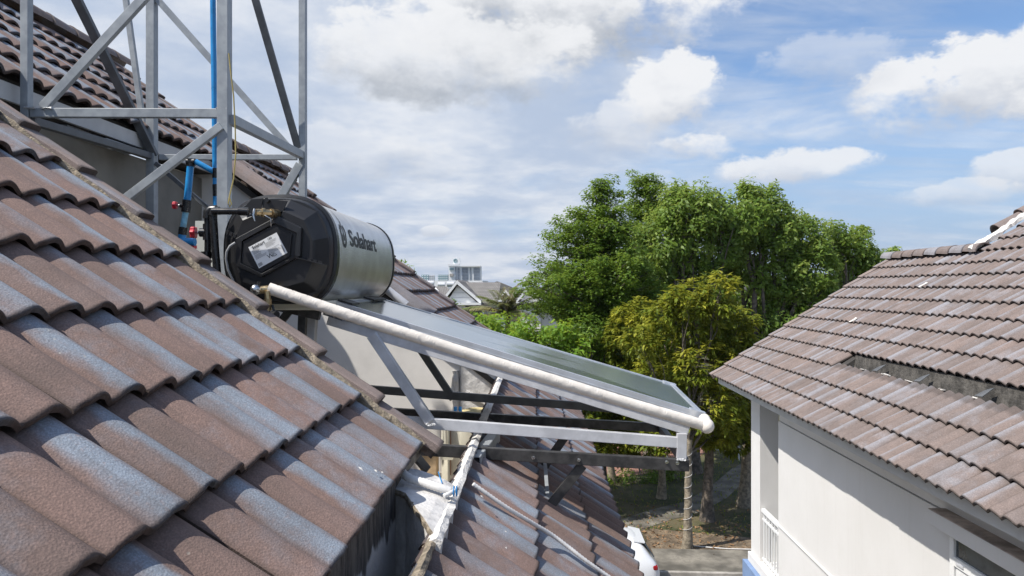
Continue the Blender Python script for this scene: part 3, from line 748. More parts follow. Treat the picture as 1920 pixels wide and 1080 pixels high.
def lab_pt(s, t): return lab[3] + lx * s + ly * t + Vector((0, -.0012, 0))
mb = MB(); r_ = random.Random(4)
def lb(s0, t0, s1, t1): mb.add([lab_pt(s0, t0), lab_pt(s1, t0), lab_pt(s1, t1), lab_pt(s0, t1)], [(0, 1, 2, 3)])
for blk, (sx0, sx1, ty) in enumerate([(.05, .42, .78), (.50, .92, .80), (.05, .45, .55), (.5, .95, .5)]):
    for k in range(6):
        lb(sx0, ty - k * .035, sx0 + (sx1 - sx0) * r_.uniform(.5, 1), ty - k * .035 + .012)
for k in range(12): lb(.03 + k * .012, .05, .03 + k * .012 + .006, .20)
lb(.93, .12, .97, .45); 
mb.build('small_print', mat('grey_print', (.25, .25, .26), .6), ncp)
def put_text(body, size, o, ex, ey, name, m, parent, bold=0., cut=None):
    me = text_mesh(body, size, bold=bold); me.materials.append(m); ex = Vector(ex); ey = Vector(ey)
    xs = [v.co.x for v in me.vertices]; W_ = max(xs) - min(xs)
    for v in me.vertices:
        v.co = Vector(o) + ex * (v.co.x - min(xs)) + ey * v.co.y
    return link(name, me, parent), W_
ex, ey = lx.normalized(), ly.normalized()
put_text('Solahart', .020, lab_pt(.10, .83), ex, ey, 'lettering', M['ink'], ncp, .0004)
put_text('180', .016, lab_pt(.66, .86), ex, ey, 'lettering', M['ink'], ncp)
put_text('W', .030, lab_pt(.40, .16), ex, ey, 'lettering', M['ink'], ncp)
mb = MB(); a, b, c = lab_pt(.58, .16), lab_pt(.70, .16), lab_pt(.64, .30)
for p, q in ((a, b), (b, c), (c, a)): mb.beam(p, q, .0008, .003, up=(0, 1, 0))
mb.build('triangle_mark', M['ink'], ncp)
# vents, plug and recess on the cap
mb = MB(); mb.prism([capc(*p, -.004) for p in [(225, 180), (270, 128), (355, 122), (335, 215), (215, 235)]], (0, -.008, 0)); mb.build('top_recess', M['black'], ncp, bevel=.003)
mb = MB(); mb.prism([capc(*p, -.006) for p in [(350, 125), (530, 140), (485, 240), (420, 250), (345, 215)]], (0, -.006, 0)); mb.build('outlet_panel', M['black'], ncp, bevel=.003)
mb = MB(); q = capc(387, 136, .004); mb.tube([q, q + Vector((0, -.012, 0))], .011, 14); mb.build('plug', M['black'], ncp)
for k in range(4):
    mb = MB(); mb.prism([capc(640 + k * 38, 545 + k * 9, .0), capc(668 + k * 38, 551 + k * 9, .0), capc(668 + k * 38, 575 + k * 9, .0), capc(640 + k * 38, 569 + k * 9, .0)], (0, -.004, 0)); mb.build('vent', M['ink'], ncp)
for k in range(5):
    mb = MB(); mb.prism([capc(92 + k * 26, 350 + k * 13), capc(112 + k * 26, 360 + k * 13), capc(106 + k * 26, 385 + k * 13), capc(86 + k * 26, 375 + k * 13)], (0, -.012, 0)); mb.build('vent', M['ink'], ncp)
mb = MB(); mb.prism([capc(600, 548, .0), capc(800, 600, .0), capc(800, 606, .0), capc(600, 556, .0)], (0, -.022, 0)); mb.build('ledge', M['black'], ncp)
# lettering and drop mark wrapped on the shell
def wrap(me, y0, phi0, parent, name):
    bm = bmesh.new(); bm.from_mesh(me)
    ys = [v.co.y for v in bm.verts]; lo, hi = min(ys), max(ys); n = 10
    for k in range(1, n):
        bmesh.ops.bisect_plane(bm, geom=bm.verts[:] + bm.edges[:] + bm.faces[:], plane_co=(0, lo + (hi - lo) * k / n, 0), plane_no=(0, 1, 0))
    for v in bm.verts:
        s = v.co.y; ph = phi0 - s / (RT * 1.03)
        x, z = sq(ph, RT + .0018)
        v.co = Vector((XC + x, y0 + v.co.x, ZC + z))
    bm.to_mesh(me); bm.free(); return link(name, me, parent)
me = text_mesh('Solahart', .175, bold=.0045); me.materials.append(M['ink']); xs = [v.co.x for v in me.vertices]
k_ = .62 / (max(xs) - min(xs))
for v in me.vertices: v.co.x = (v.co.x - min(xs)) * k_; v.co.y *= .70
wrap(me, 3.72, math.radians(80), tank, 'lettering')
# drop: outer flame loop with an inner drop, the flick on top
bm_ = MB()
def strip2(pts, wd):
    P = [Vector((*p, 0)) for p in pts]; l, r = [], []
    for i, p in enumerate(P):
        d = (P[min(i + 1, len(P) - 1)] - P[max(i - 1, 0)]).normalized(); nn = Vector((-d.y, d.x, 0)); ww = wd[i] if hasattr(wd, '__len__') else wd
        l.append(p + nn * ww / 2); r.append(p - nn * ww / 2)
    for i in range(len(P) - 1): bm_.add([l[i], l[i + 1], r[i + 1], r[i]], [(0, 1, 2, 3)])
loop = [(.05 + .045 * math.sin(t) * (1 if math.cos(t) < 0 else .8), .05 - .05 * math.cos(t) * (1 if math.cos(t) > 0 else 1.3)) for t in [math.radians(-150 + 300 * k / 20) for k in range(21)]]
strip2(loop, .019)
strip2([(.05, .065 + .0), (.048, .10), (.06, .13), (.045, .165), (.055, .20)], [.012, .014, .012, .010, .004])
strip2([(.05, .028), (.05, .05), (.05, .078)], [.024, .026, .004])
mo = bm_.build('drop', M['ink']); me = mo.data; bpy.data.objects.remove(mo)
wrap(me, 3.56, math.radians(82), tank, 'drop_mark')
# cream stand under the tank
mb = MB(); mb.box((XC, (YN + YF) / 2 + .02, ZC - .262), (.42, YF - YN - .04, .045)); mb.build('tank_stand', M['cream'], heater, bevel=.005)
# collector
SL = .302; dN, dF = 3.64, 4.66
cl = Vector((1, 0, -SL)).normalized(); cn = Vector((SL, 0, 1)).normalized()
lowN = at(1322, 776, dN); YA = lowN.y; YB = YA + 1.0; LEN = 1.98
o_ = Vector((lowN.x, YA, lowN.z))                       # lower near corner of the top face
farL = at(1264, 720, 4.48); farT = at(716, 559, 4.72)
def cpnt(s, t, h): return (o_ - cl * s) * (1 - t) + farL.lerp(farT, s / 1.98) * t + cn * h     # s up the slope from the low end
def cbox(s0, s1, t0, t1, h0, h1, name, m, **kw):
    mb = MB(); a = [cpnt(s0, t0, h0), cpnt(s1, t0, h0), cpnt(s1, t1, h0), cpnt(s0, t1, h0)]
    mb.prism(a, cn * (h1 - h0)); return mb.build(name, m, kw.pop('parent', heater), **kw)
tray = cbox(0, LEN, 0, 1.0, -.08, -.016, 'collector_tray', M['alu'], bevel=.004)
cbox(.02, LEN - .02, .02, .98, -.0155, -.004, 'collector_glass', M['glass'])
for (a, b, c, d) in ((0, LEN, 0, .032), (0, LEN, .968, 1.0), (0, .032, .033, .967), (LEN - .032, LEN, .033, .967)):
    cbox(a, b, c, d, -.0165, 0, 'collector_edging', M['alu'], parent=tray, bevel=.003)
cbox(-.004, LEN, -.006, .0, -.030, -.024, 'bead', M['alu'], parent=tray)
for t in (-.002, .945): cbox(-.006, .075, t, t + .06, -.082, .004, 'corner_piece', M['alu'], parent=tray, bevel=.006)
cbox(LEN - .05, LEN + .02, .60, .92, 0.002, .012, 'clamp', M['steel_black'])
cbox(LEN - .08, LEN + .0, .02, .16, 0.002, .012, 'clamp', M['steel_black'])
# insulated return pipe wrapped in tape
a, b = at(504, 541, 3.27), at(1318, 797, 3.50); n = 620; pts, rr = [], []
for i in range(n + 1):
    t = i / n; q = a.lerp(b, t); q.z -= .012 * math.sin(math.pi * t); pts.append(q)
    ph = (t * 40 + .3 * math.sin(t * 31)) % 1.0; rr.append(.0325 + .0009 * ph - (.0014 if ph > .93 else 0) + .0009 * math.sin(t * 23))
rings = []; dpipe = (b - a).normalized(); sx = Vector((0, 0, 1)).cross(dpipe).normalized(); sy = dpipe.cross(sx); rp_ = random.Random(5)
wob_ = [rp_.uniform(-.5, .5) for _ in range(60)]
for i, q in enumerate(pts):
    rg_ = []
    for k in range(20):
        ang = 2 * math.pi * k / 20; h = i / n * 31 + .55 * math.sin(ang + .6); h += .25 * wob_[int(h) % 60]; ph = h % 1.0
        R_ = .0268 + .0006 * ph + (-.0022 if ph > .93 else 0) + .0007 * math.sin(i / n * 19 + 2 * math.sin(ang)) + .0006 * math.sin(i * .31 + 3 * ang) * (wob_[int(h) % 60] > .15)
        rg_.append(q + (sx * math.cos(ang) + sy * math.sin(ang)) * R_)
    rings.append(rg_)
mb = MB(); mb.loft(rings, smooth=True); pipe = mb.build('insulated_pipe', M['tape'], heater)
mb = MB(); mb.sphere(b + Vector((.018, .0, -.004)), .037, 16, 10); mb.tube([b + Vector((.02, 0, 0)), b + Vector((.03, .10, .01))], .029, 14); mb.build('pipe_elbow', M['tape'], heater)
# frame: members are rectangular tube; near plane dn, far plane df
dn, df = 3.66, 4.60
def member(p0, p1, name='frame_member', m='steel_light', w_=.035, h_=.05, up=(0, 0, 1), par=None):
    mb = MB(); mb.beam(p0, p1, w_, h_, up); return mb.build(name, M[m], par or heater, bevel=.0025)
def fm(u0, v0, u1, v1, d, m='steel_light', w_=.035, h_=.05, d1=None, up=(0, 0, 1)): return member(at(u0, v0, d), at(u1, v1, d1 or d), 'frame_member', m, w_, h_, up)
topN0, topN1 = cpnt(LEN + .02, .03, -.108), cpnt(.05, .03, -.108)
member(topN0, topN1, 'top_rail', 'steel_light'); member(topN0 + Vector((0, .94, 0)), topN1 + Vector((0, .94, 0)), 'top_rail', 'steel_dark')
fm(705, 786, 1270, 829, dn, h_=.055); fm(660, 727, 1190, 769, df, 'steel_dark', h_=.05)
fm(770, 841, 1291, 872, dn - .03, 'steel_black', w_=.04, h_=.058); fm(680, 770, 1243, 802, df - .03, 'steel_black', w_=.04, h_=.055)
fm(1278, 812, 1277, 862, dn - .005, 'steel_light', h_=.05, up=(1, 0, 0)); fm(1241, 745, 1240, 800, df, 'steel_dark', up=(1, 0, 0))
fm(1285, 868, 1238, 801, dn, 'steel_dark', d1=df, h_=.05)
fm(697, 628, 806, 790, dn - .02, 'steel_light', w_=.05, h_=.045, up=(0, 1, 0)); fm(788, 655, 850, 748, df, 'steel_dark', w_=.045, h_=.035, up=(0, 1, 0))
# weld beads where the strut meets the rail and the stub meets the beam
for (u, v, L_) in ((808, 796, .05), (1277, 862, .045)):
    q = at(u, v, dn - .055); rough_strip([q - Vector((L_ / 2, 0, 0)), q + Vector((L_ / 2, 0, 0))], .010, .008, 'weld', M['weld'], heater, (0, 0, 1), (0, 1, 0), seed=u, amp=.003, step=.006)
# props down to the lower roof
fm(1092, 872, 1030, 950, dn - .02, 'steel_black', w_=.05, h_=.02, up=(0, 1, 0)); fm(1062, 815, 1014, 884, df - .25, 'steel_black', w_=.05, h_=.02, up=(0, 1, 0))
fm(1022, 868, 1028, 945, dn + .35, 'galv', w_=.02, h_=.02, d1=dn + .0, up=(0, 1, 0))
q = at(1027, 953, dn); mb = MB(); mb.box(q, (.05, .05, .01)); mb.tube([q, q + Vector((0, 0, .03))], .008, 8); mb.build('foot_plate', M['weld'], heater)
# legs below the tank
fm(568, 585, 566, 640, dn, 'steel_black', w_=.035, h_=.04, up=(1, 0, 0)); fm(586, 590, 582, 645, dn + .12, 'steel_light', w_=.05, h_=.05, up=(1, 0, 0))
fm(583, 640, 582, 760, dn + .12, 'galv', w_=.05, h_=.05, up=(1, 0, 0))
fm(548, 576, 520, 612, dn - .03, 'steel_black', w_=.04, h_=.02, up=(0, 1, 0))
fm(440, 556, 600, 592, dn - .02, 'steel_black', w_=.04, h_=.045)
fm(800, 880, 775, 850, 3.3, 'steel_dark', w_=.035, h_=.035, d1=3.25)
# steel angle over the mortar edge
mb = MB(); p0, p1 = at(937, 818, 4.1), at(900, 868, 3.45)
mb.beam(p0, p1, .004, .055, up=(0, 0, 1)); mb.beam(p0 + Vector((-.028, 0, .028)), p1 + Vector((-.028, 0, .028)), .055, .004, up=(0, 0, 1)); mb.build('steel_angle', M['galv'], heater)
# grey bracket under the pipe
mb = MB(); q = at(628, 597, 3.58); mb.prism([at(608, 580, 3.59), at(640, 592, 3.59), at(642, 602, 3.59), at(605, 590, 3.59)], (0, .05, 0)); mb.build('bracket', M['steel_dark'], heater)
# brass fittings on the cap
vv = MB(); A = at(480, 398, 3.30); B = at(508, 399, 3.34)
vv.tube([A, A.lerp(B, .35), A.lerp(B, .36), A.lerp(B, .6), A.lerp(B, .61), B], [.016, .016, .021, .021, .015, .015], 8, smooth=False); v1 = vv.build('outlet_fitting', M['brass'], heater)
mb = MB(); mb.tube([B, B + Vector((.012, .05, .0)), B + Vector((.012, .10, 0))], .02, 12); mb.build('outlet_collar', M['brass'], v1)
mb = MB(); mb.tube([at(477, 392, 3.28), at(474, 403, 3.27), at(478, 415, 3.27)], [.006, .007, .003], 6); mb.tube([at(497, 404, 3.28), at(507, 410, 3.27), at(508, 424, 3.29)], .003, 6); mb.build('valve_lever', M['chrome'], v1)
vv = MB(); vv.tube([at(482, 546, 3.25), at(482, 536, 3.25)], [.018, .012], 8); vv.tube([at(476, 545, 3.25), at(512, 541, 3.27)], .018, 10); vv.tube([at(501, 546, 3.25), at(502, 560, 3.25), at(502, 561, 3.25), at(502, 583, 3.25)], [.014, .014, .018, .017], 8, smooth=False); v2 = vv.build('inlet_fitting', M['brass'], heater)
mb = MB(); mb.sphere(at(479, 543, 3.22), .024, 10, 8); mb.build('valve_body', M['chrome'], v2)
mb = MB(); mb.tube([at(502, 583, 3.25), at(501, 598, 3.25)], .011, 8); mb.tube([at(510, 590, 3.24), at(519, 590, 3.22)], .017, 10); mb.tube([at(511, 572, 3.25), at(515, 588, 3.24)], .006, 6); mb.build('drain_cock', M['black'], v2)
mb = MB(); mb.tube([at(484, 536, 3.25), at(485, 528, 3.25)], .008, 8); mb.build('relief_knob', M['black'], v2)
mb = MB(); pts = [capc(170, 445, .03), capc(135, 470, .035), capc(112, 510, .035), capc(103, 560, .03), capc(112, 640, .02), capc(145, 740, .0)]; mb.tube(pts, .0055, 8); mb.build('power_cable', M['greycable'], heater)

def bolt(q, par, ax=(0, -1, 0), r=.009):
    mb = MB(); q = Vector(q); ax = Vector(ax); mb.tube([q, q + ax * .004], r * 1.6, 12); mb.tube([q + ax * .004, q + ax * .011], r, 6, smooth=False); mb.build('bolt', M['chrome'], par)
for (u, v) in ((1270, 868), (1250, 866), (812, 846), (1000, 858), (1085, 862), (900, 850)): bolt(at(u, v, dn - .052), heater, r=.006)
for (u, v) in ((628, 592), (612, 586)): bolt(at(u, v, 3.575), heater, r=.006)

# ================================================================== STEEL TOWER
tw = thing('steel_tower', 'grey painted steel lattice tower rising behind the tank', 'tower', (-2, 4.6, H - 1.6))
f1, f2 = 4.0, 5.33
def tm(u0, v0, u1, v1, d0, d1=None, w_=.05, h_=.05, m='galv', up=(0, 1, 0), name='steel_bar'): return member(at(u0, v0, d0), at(u1, v1, d1 or d0), name, m, w_, h_, up, tw)
tm(421, -420, 421, 1080, f1, w_=.062, h_=.062, name='post'); tm(50, -420, 50, 1080, f1, w_=.045, h_=.045, name='post')
tm(285, -420, 285, 1000, f2, w_=.062, h_=.062, name='post'); tm(568, -420, 568, 900, f2, w_=.05, h_=.05, name='post')
tm(60, 212, 410, 213, f1, w_=.036, h_=.05, up=(0, 0, 1)); tm(300, 295, 557, 295, f2, w_=.036, h_=.04, up=(0, 0, 1))
tm(433, 224, 566, 291, f1, f2, w_=.045, h_=.055, up=(0, 0, 1)); tm(58, 226, 283, 293, f1, f2, w_=.045, h_=.045, up=(0, 0, 1), m='steel_dark')
tm(80, 203, 340, -80, f1 - .01, w_=.05, h_=.03); tm(416, 236, 234, 374, f1 - .03, w_=.045, h_=.03)
tm(225, -80, 552, 288, f2, w_=.045, h_=.03); tm(456, -80, 562, 288, 5.0, f2, w_=.05, h_=.03, m='steel_dark')
tm(100, -90, 289, 292, 4.6, f2, w_=.06, h_=.04, m='steel_dark'); tm(228, -60, 276, 290, f2 + .02, w_=.04, h_=.03)
tm(563, 308, 498, 420, f2 - .01, w_=.06, h_=.04); tm(292, 306, 395, 394, f2 - .02, w_=.03, h_=.03, m='steel_dark')
for k, (u0, v0, u1, v1) in enumerate([(95, 236, 170, 262), (120, 254, 205, 280), (175, 262, 250, 287)]):
    mb = MB(); p0, p1 = at(u0, v0, 4.5 + .2 * k), at(u1, v1, 5.0 + .15 * k); mb.beam(p0, p1, .20, .02); mb.build('tray_plate', M['galv'], tw)
for (u, v, d) in ((118, 247, 4.5), (212, 277, 4.9)):
    mb = MB(); mb.box(at(u, v, d), (.06, .03, .012)); mb.build('clip', M['white'], tw)
for (u, v) in ((56, 202), (88, 203), (416, 203)):
    q = at(u, v, f1 - .02); rough_strip([q - Vector((.03, 0, 0)), q + Vector((.03, 0, 0))], .02, .008, 'weld', M['weld'], tw, (0, 0, 1), (0, 1, 0), seed=u, amp=.003, step=.008)

# ================================================================== PIPES
bp = thing('blue_water_pipe', 'blue plastic water pipe with black couplings running up the tower post', 'pipe', at(403, 400, 4.25))
def tb(lst, d, r, name, m, par, n=12): 
    mb = MB(); mb.tube([at(u, v, d) for u, v in lst], r, n); return mb.build(name, M[m], par)
tb([(397, -200), (400, 60), (405, 388)], 4.25, .0165, 'pipe', 'blue', bp)
tb([(405, 316), (405, 334)], 4.25, .021, 'coupling', 'blackpipe', bp); tb([(405, 346), (406, 368)], 4.25, .0205, 'coupling', 'blackpipe', bp)
tb([(367, 303), (403, 323)], 4.25, .0165, 'pipe', 'blue', bp); tb([(351, 304), (366, 304)], 4.25, .023, 'elbow', 'blackpipe', bp); tb([(358, 298), (358, 312)], 4.25, .023, 'elbow', 'blackpipe', bp)
tb([(357, 312), (351, 378)], 4.25, .020, 'pipe', 'blue', bp); tb([(351, 375), (348, 398)], 4.25, .026, 'valve_body', 'blackpipe', bp)
tb([(348, 398), (343, 428)], 4.25, .0175, 'pipe', 'blue_pale', bp); tb([(344, 426), (342, 440)], 4.25, .025, 'coupling', 'blackpipe', bp)
tb([(342, 438), (341, 448), (346, 453), (366, 454)], 4.25, .023, 'elbow', 'blue', bp)
def handle(u, v, d, r, par, dr=(-1, -.1, 0)):
    dr = Vector(dr).normalized(); c = at(u, v, d); mb = MB(); n = 24; q = dr.to_track_quat('Z', 'Y').to_matrix()
    rg = lambda z, s: [c + q @ Vector((r * s * (1 + .14 * math.cos(6 * t)) * math.cos(t), r * s * (1 + .14 * math.cos(6 * t)) * math.sin(t), z)) for t in [2 * math.pi * k / n for k in range(n)]]
    mb.loft([rg(-.012, .85), rg(-.008, 1), rg(.008, 1), rg(.012, .8)]); mb.build('hand_wheel', M['red'], par, bevel=.002)
handle(328, 385, 4.25, .022, bp); tb([(330, 385), (343, 385)], 4.25, .006, 'stem', 'chrome', bp); tb([(338, 385), (346, 386)], 4.25, .014, 'bonnet', 'blackpipe', bp)
mb = MB(); mb.box(at(357, 463, 4.27), (.06, .04, .02)); mb.build('red_union', M['red'], bp)
kp = thing('black_water_pipe', 'glossy black pipe bending from the tank outlet down behind the tiles', 'pipe', at(403, 500, 3.5))
tb([(398, 396), (464, 396)], 3.30, .016, 'pipe', 'blackpipe', kp); tb([(448, 396), (466, 397)], 3.25, .019, 'coupling', 'blackpipe', kp)
tb([(389, 410), (390, 398), (396, 393), (406, 393)], 3.45, .022, 'elbow', 'blackpipe', kp); tb([(399, 405), (402, 396), (412, 395)], 3.40, .021, 'elbow', 'blackpipe', kp)
tb([(389, 408), (390, 440), (389, 500)], 3.46, .0155, 'pipe', 'blackpipe', kp); tb([(400, 405), (403, 460), (408, 520)], 3.40, .018, 'pipe', 'blackpipe', kp)
tb([(389, 420), (389, 450)], 3.46, .021, 'valve_body', 'blackpipe', kp); tb([(387, 472), (387, 484)], 3.46, .026, 'union', 'blackpipe', kp)
handle(363, 436, 3.46, .028, kp); tb([(365, 436), (378, 436)], 3.46, .006, 'stem', 'chrome', kp); tb([(375, 436), (386, 436)], 3.46, .021, 'bonnet', 'blackpipe', kp)
bx = thing('control_box', 'off-white plastic box behind the black pipes', 'box', at(400, 455, 4.6))
mb = MB(); mb.prism([at(366, 414, 4.6), at(440, 414, 4.6), at(440, 500, 4.6), at(364, 500, 4.6)], (0, .12, 0)); mb.build('body', M['whitebox'], bx, bevel=.012)
put_text('as', .055, at(404, 447, 4.597) , (1, 0, 0), (0, 0, 1), 'lettering', M['ink'], bx, .001)
mb = MB(); w_pts = [(429, 100), (432, 130), (438, 180), (441, 240), (442, 290), (438, 335), (431, 365), (428, 380), (431, 388), (434, 383), (431, 372)]
mb.tube([at(u, v, 3.9) for u, v in w_pts], .004, 6); wr = mb.build('yellow_wire', M['wire']); tag(wr, 'thin yellow wire dangling beside the thick tower post', 'wire')
gp = MB(); gp.tube([at(722, 540, 5.2), at(762, 572, 5.2)], .03, 12); tag(gp.build('grey_pipe', M['steel_light']), 'short grey pipe leaning behind the far end of the tank', 'pipe')

# ================================================================== THINGS ON THE LEDGES
FZ = H - 1.67
cyl = thing('cream_canister', 'cream metal canister with a rope hook standing against the white wall', 'canister', (-.46, 6.0, FZ))
mb = MB(); c0 = at(864, 880, 6.0); c0.z = FZ
hgt = at(864, 778, 6.0).z - FZ
def ringc(z, r): return [Vector((c0.x + r * math.cos(2 * math.pi * k / 28), c0.y + r * math.sin(2 * math.pi * k / 28), z)) for k in range(28)]
mb.loft([ringc(FZ, .155), ringc(FZ + .02, .162), ringc(FZ + hgt - .03, .162), ringc(FZ + hgt, .14)], smooth=True); mb.build('body', M['cream'], cyl)
mb = MB(); mb.tube([at(838, 790, 5.82), at(834, 806, 5.80), at(836, 840, 5.80), at(838, 860, 5.80)], .02, 8); mb.box(at(838, 858, 5.8), (.10, .04, .03)); mb.build('hook', M['cream'], cyl)
mb = MB(); mb.box(at(845, 845, 5.84), (.006, .01, .4)); mb.build('rust_seam', mat('rust', (.25, .10, .04), .9), cyl)
for k, (u, lab_) in enumerate(((854, 'left one of two small blue plastic fittings on the canister'), (863, 'right one of two small blue plastic fittings on the canister'))):
    q = at(u, 771, 5.9); q.z = FZ + hgt
    mb = MB(); mb.tube([q, q + Vector((0, 0, .045)), q + Vector((0, 0, .046)), q + Vector((0, 0, .085))], [.02, .02, .014, .014], 10, smooth=False)
    tag(mb.build('blue_fitting', M['blue']), lab_, 'fitting', 'blue fittings on the canister')
mb = MB(); q = at(893, 775, 6.05); q.z = FZ + hgt + .012
for k in range(5): mb.tube([q + Vector(((.15 - .02 * k) * math.cos(t), (.12 - .018 * k) * math.sin(t), .006 * k)) for t in [2 * math.pi * j / 20 for j in range(21)]], .012, 6)
tag(mb.build('coiled_hose', M['straw']), 'flat coil of straw yellow hose on top of the canister', 'hose')
mb = MB(); q = at(805, 862, 6.15); mb.box((q.x, q.y, FZ + .15), (.15, .12, .30)); tag(mb.build('wooden_block', M['wood'], bevel=.01), 'pale wooden block standing on end against the white wall', 'block')
def corr(pts, r, name, m, lab_, step=.008, amp=.0018, ztop=None):
    P = [Vector(p) for p in pts]; cum = []
    for i in range(len(P) - 1):
        p0, p1, p2, p3 = P[max(i - 1, 0)], P[i], P[i + 1], P[min(i + 2, len(P) - 1)]
        n = max(2, int((p2 - p1).length / step))
        for k in range(n):
            t = k / n; cum.append(.5 * ((2 * p1) + (p2 - p0) * t + (2 * p0 - 5 * p1 + 4 * p2 - p3) * t * t + (3 * p1 - p0 - 3 * p2 + p3) * t ** 3))
    cum.append(P[-1]); rr = [r + (amp if i % 2 else -amp) for i in range(len(cum))]
    mb = MB(); mb.tube(cum, rr, 12); return tag(mb.build(name, M[m]), lab_, 'conduit')
hose = corr([at(748, 878, 2.70), at(766, 896, 2.66), at(795, 905, 2.64), at(825, 915, 2.62), at(845, 921, 2.62)], .0155, 'conduit', 'conduit', 'thick white corrugated conduit lying on the plaster ledge under the eave', step=.006, amp=.0012)
corr([at(832, 930, 2.58), at(846, 924, 2.60), at(858, 915, 2.66)], .008, 'conduit', 'conduit', 'grey thin conduit stub crossing the white mortar edge', step=.005, amp=.0008)
def onroof(u, v, n=.012):      # point on our roof surface seen at that pixel
    a = (u - 960) / F; b = (v - 540) / F; k = 1.0 / (b + -.77 * 0 - .77 * (a * CY - SY)); q = at(u, v, k); return q + N1 * n
corr([onroof(u, v, .010) for u, v in ((884, 911), (905, 926), (950, 957), (1000, 987), (1033, 1007), (1060, 1027), (1100, 1058), (1160, 1100), (1210, 1135))], .0085, 'rope_conduit', 'conduit', 'thin white spiral conduit running down the lower tiled roof', step=.007, amp=.0012)
mb = MB(); c = at(851, 921, 2.61)
for s in (0, .01): mb.tube([c + Vector((.0 + s, .018 * math.cos(t), .018 * math.sin(t))) for t in [2 * math.pi * j / 12 for j in range(13)]], .0022, 5)
mb.tube([c, c + Vector((-.03, 0, -.015)), c + Vector((-.05, 0, .0))], .002, 5); mb.tube([at(822, 885, 2.9), at(826, 898, 2.8), at(829, 906, 2.75)], .0025, 5)
tag(mb.build('wire_tie', M['blue']), 'blue wire tie knotted round the end of the conduit', 'wire')
# flecks: chips of mortar lying on the near tiles
for k, (u, v) in enumerate(((704, 884), (716, 887), (676, 880), (948, 998), (948, 1028), (903, 932), (1003, 912))):
    q = onroof(u, v, .002); mb = MB(); r = random.Random(k); s = r.uniform(.004, .008)
    mb.add([q + D1 * (s * r.uniform(.6, 1.6) * math.cos(t)) + A1 * (s * .7 * math.sin(t)) for t in (0, 1, 2.2, 3.3, 4.4, 5.3)] + [q + N1 * .004], [(i, (i + 1) % 6, 6) for i in range(6)])
    mb.build('mortar_chip', M['whitemortar'], house)

# ================================================================== VEGETATION
def leaves_mesh(name, P, Nrm, size, tint, m, parent, asp=.42, droop=None, fold=True, **kw):
    """one leaf (two bent triangles pairs) at each point; P n x 3, Nrm n x 3 facing, size n, tint n x 3"""
    n = len(P); Nrm = Nrm / np.linalg.norm(Nrm, axis=1, keepdims=True)
    if droop is None:
        r = rng.normal(size=(n, 3)); d = np.cross(Nrm, r)
    else: d = droop
    d /= np.linalg.norm(d, axis=1, keepdims=True) + 1e-9
    s = np.cross(Nrm, d); s /= np.linalg.norm(s, axis=1, keepdims=True) + 1e-9
    L = size[:, None]; up = Nrm * L * .10
    v = np.stack([P, P + d * L * .5 + s * L * asp * .5 + up, P + d * L, P + d * L * .5 - s * L * asp * .5 + up], 1).reshape(-1, 3)
    me = bpy.data.meshes.new(name); me.vertices.add(4 * n); me.vertices.foreach_set('co', v.astype(np.float32).ravel())
    me.loops.add(4 * n); me.loops.foreach_set('vertex_index', np.arange(4 * n, dtype=np.int32))
    me.polygons.add(n); me.polygons.foreach_set('loop_start', np.arange(n, dtype=np.int32) * 4)
    me.update(calc_edges=True)
    a = me.attributes.new('tint', 'FLOAT_VECTOR', 'POINT'); a.data.foreach_set('vector', np.repeat(tint, 4, axis=0).astype(np.float32).ravel())
    me.materials.append(m); return link(name, me, parent, **kw)
def sph(n): 
    v = rng.normal(size=(n, 3)); return v / np.linalg.norm(v, axis=1, keepdims=True)
def crown_points(lobes, sub, per, subr, flat=1.):
    """lobes (x,y,z,rx,ry,rz): twig clumps over each lobe, leaves over each clump; returns points, normals, clump id, height in lobe"""
    P, Nn, T = [], [], []
    for (x, y, z, rx, ry, rz) in lobes:
        k = max(4, int(sub * (rx * ry + rx * rz + ry * rz) / 3))
        d = sph(k); rad = rng.uniform(.62, 1.06, (k, 1)) ** .8
        c = np.array([x, y, z]) + d * rad * np.array([rx, ry, rz])
        for ci, di in zip(c, d):
            m_ = int(per * rng.uniform(.5, 1.4)); sr = subr * rng.uniform(.6, 1.35)
            e = sph(m_); q = ci + e * (sr * rng.uniform(.35, 1., (m_, 1)) ** .7) * np.array([1, 1, flat])
            P.append(q); Nn.append(e * .7 + di * .5 + np.array([0, 0, .55]) + rng.normal(size=(m_, 3)) * .45)
            t = rng.uniform(0, 1, 1) * .55 + rng.uniform(0, .45, m_)
            g = np.clip(rng.normal(.0, .12, m_) + (rng.uniform(0, .5) if rng.uniform() < .35 else 0) * (di[2] > -.1), 0, 1)
            T.append(np.stack([t, g, t], 1))
    return np.concatenate(P), np.concatenate(Nn), np.concatenate(T)
def bent(a, b, n=6, amp=.12, r=None):
    r = r or random; a = Vector(a); b = Vector(b); L = (b - a).length; out = [a]; off = Vector((0, 0, 0))
    for i in range(1, n): 
        off += Vector((r.uniform(-1, 1), r.uniform(-1, 1), r.uniform(-.5, .5))) * amp * L / n
        out.append(a.lerp(b, i / n) + off)
    out.append(b); return out
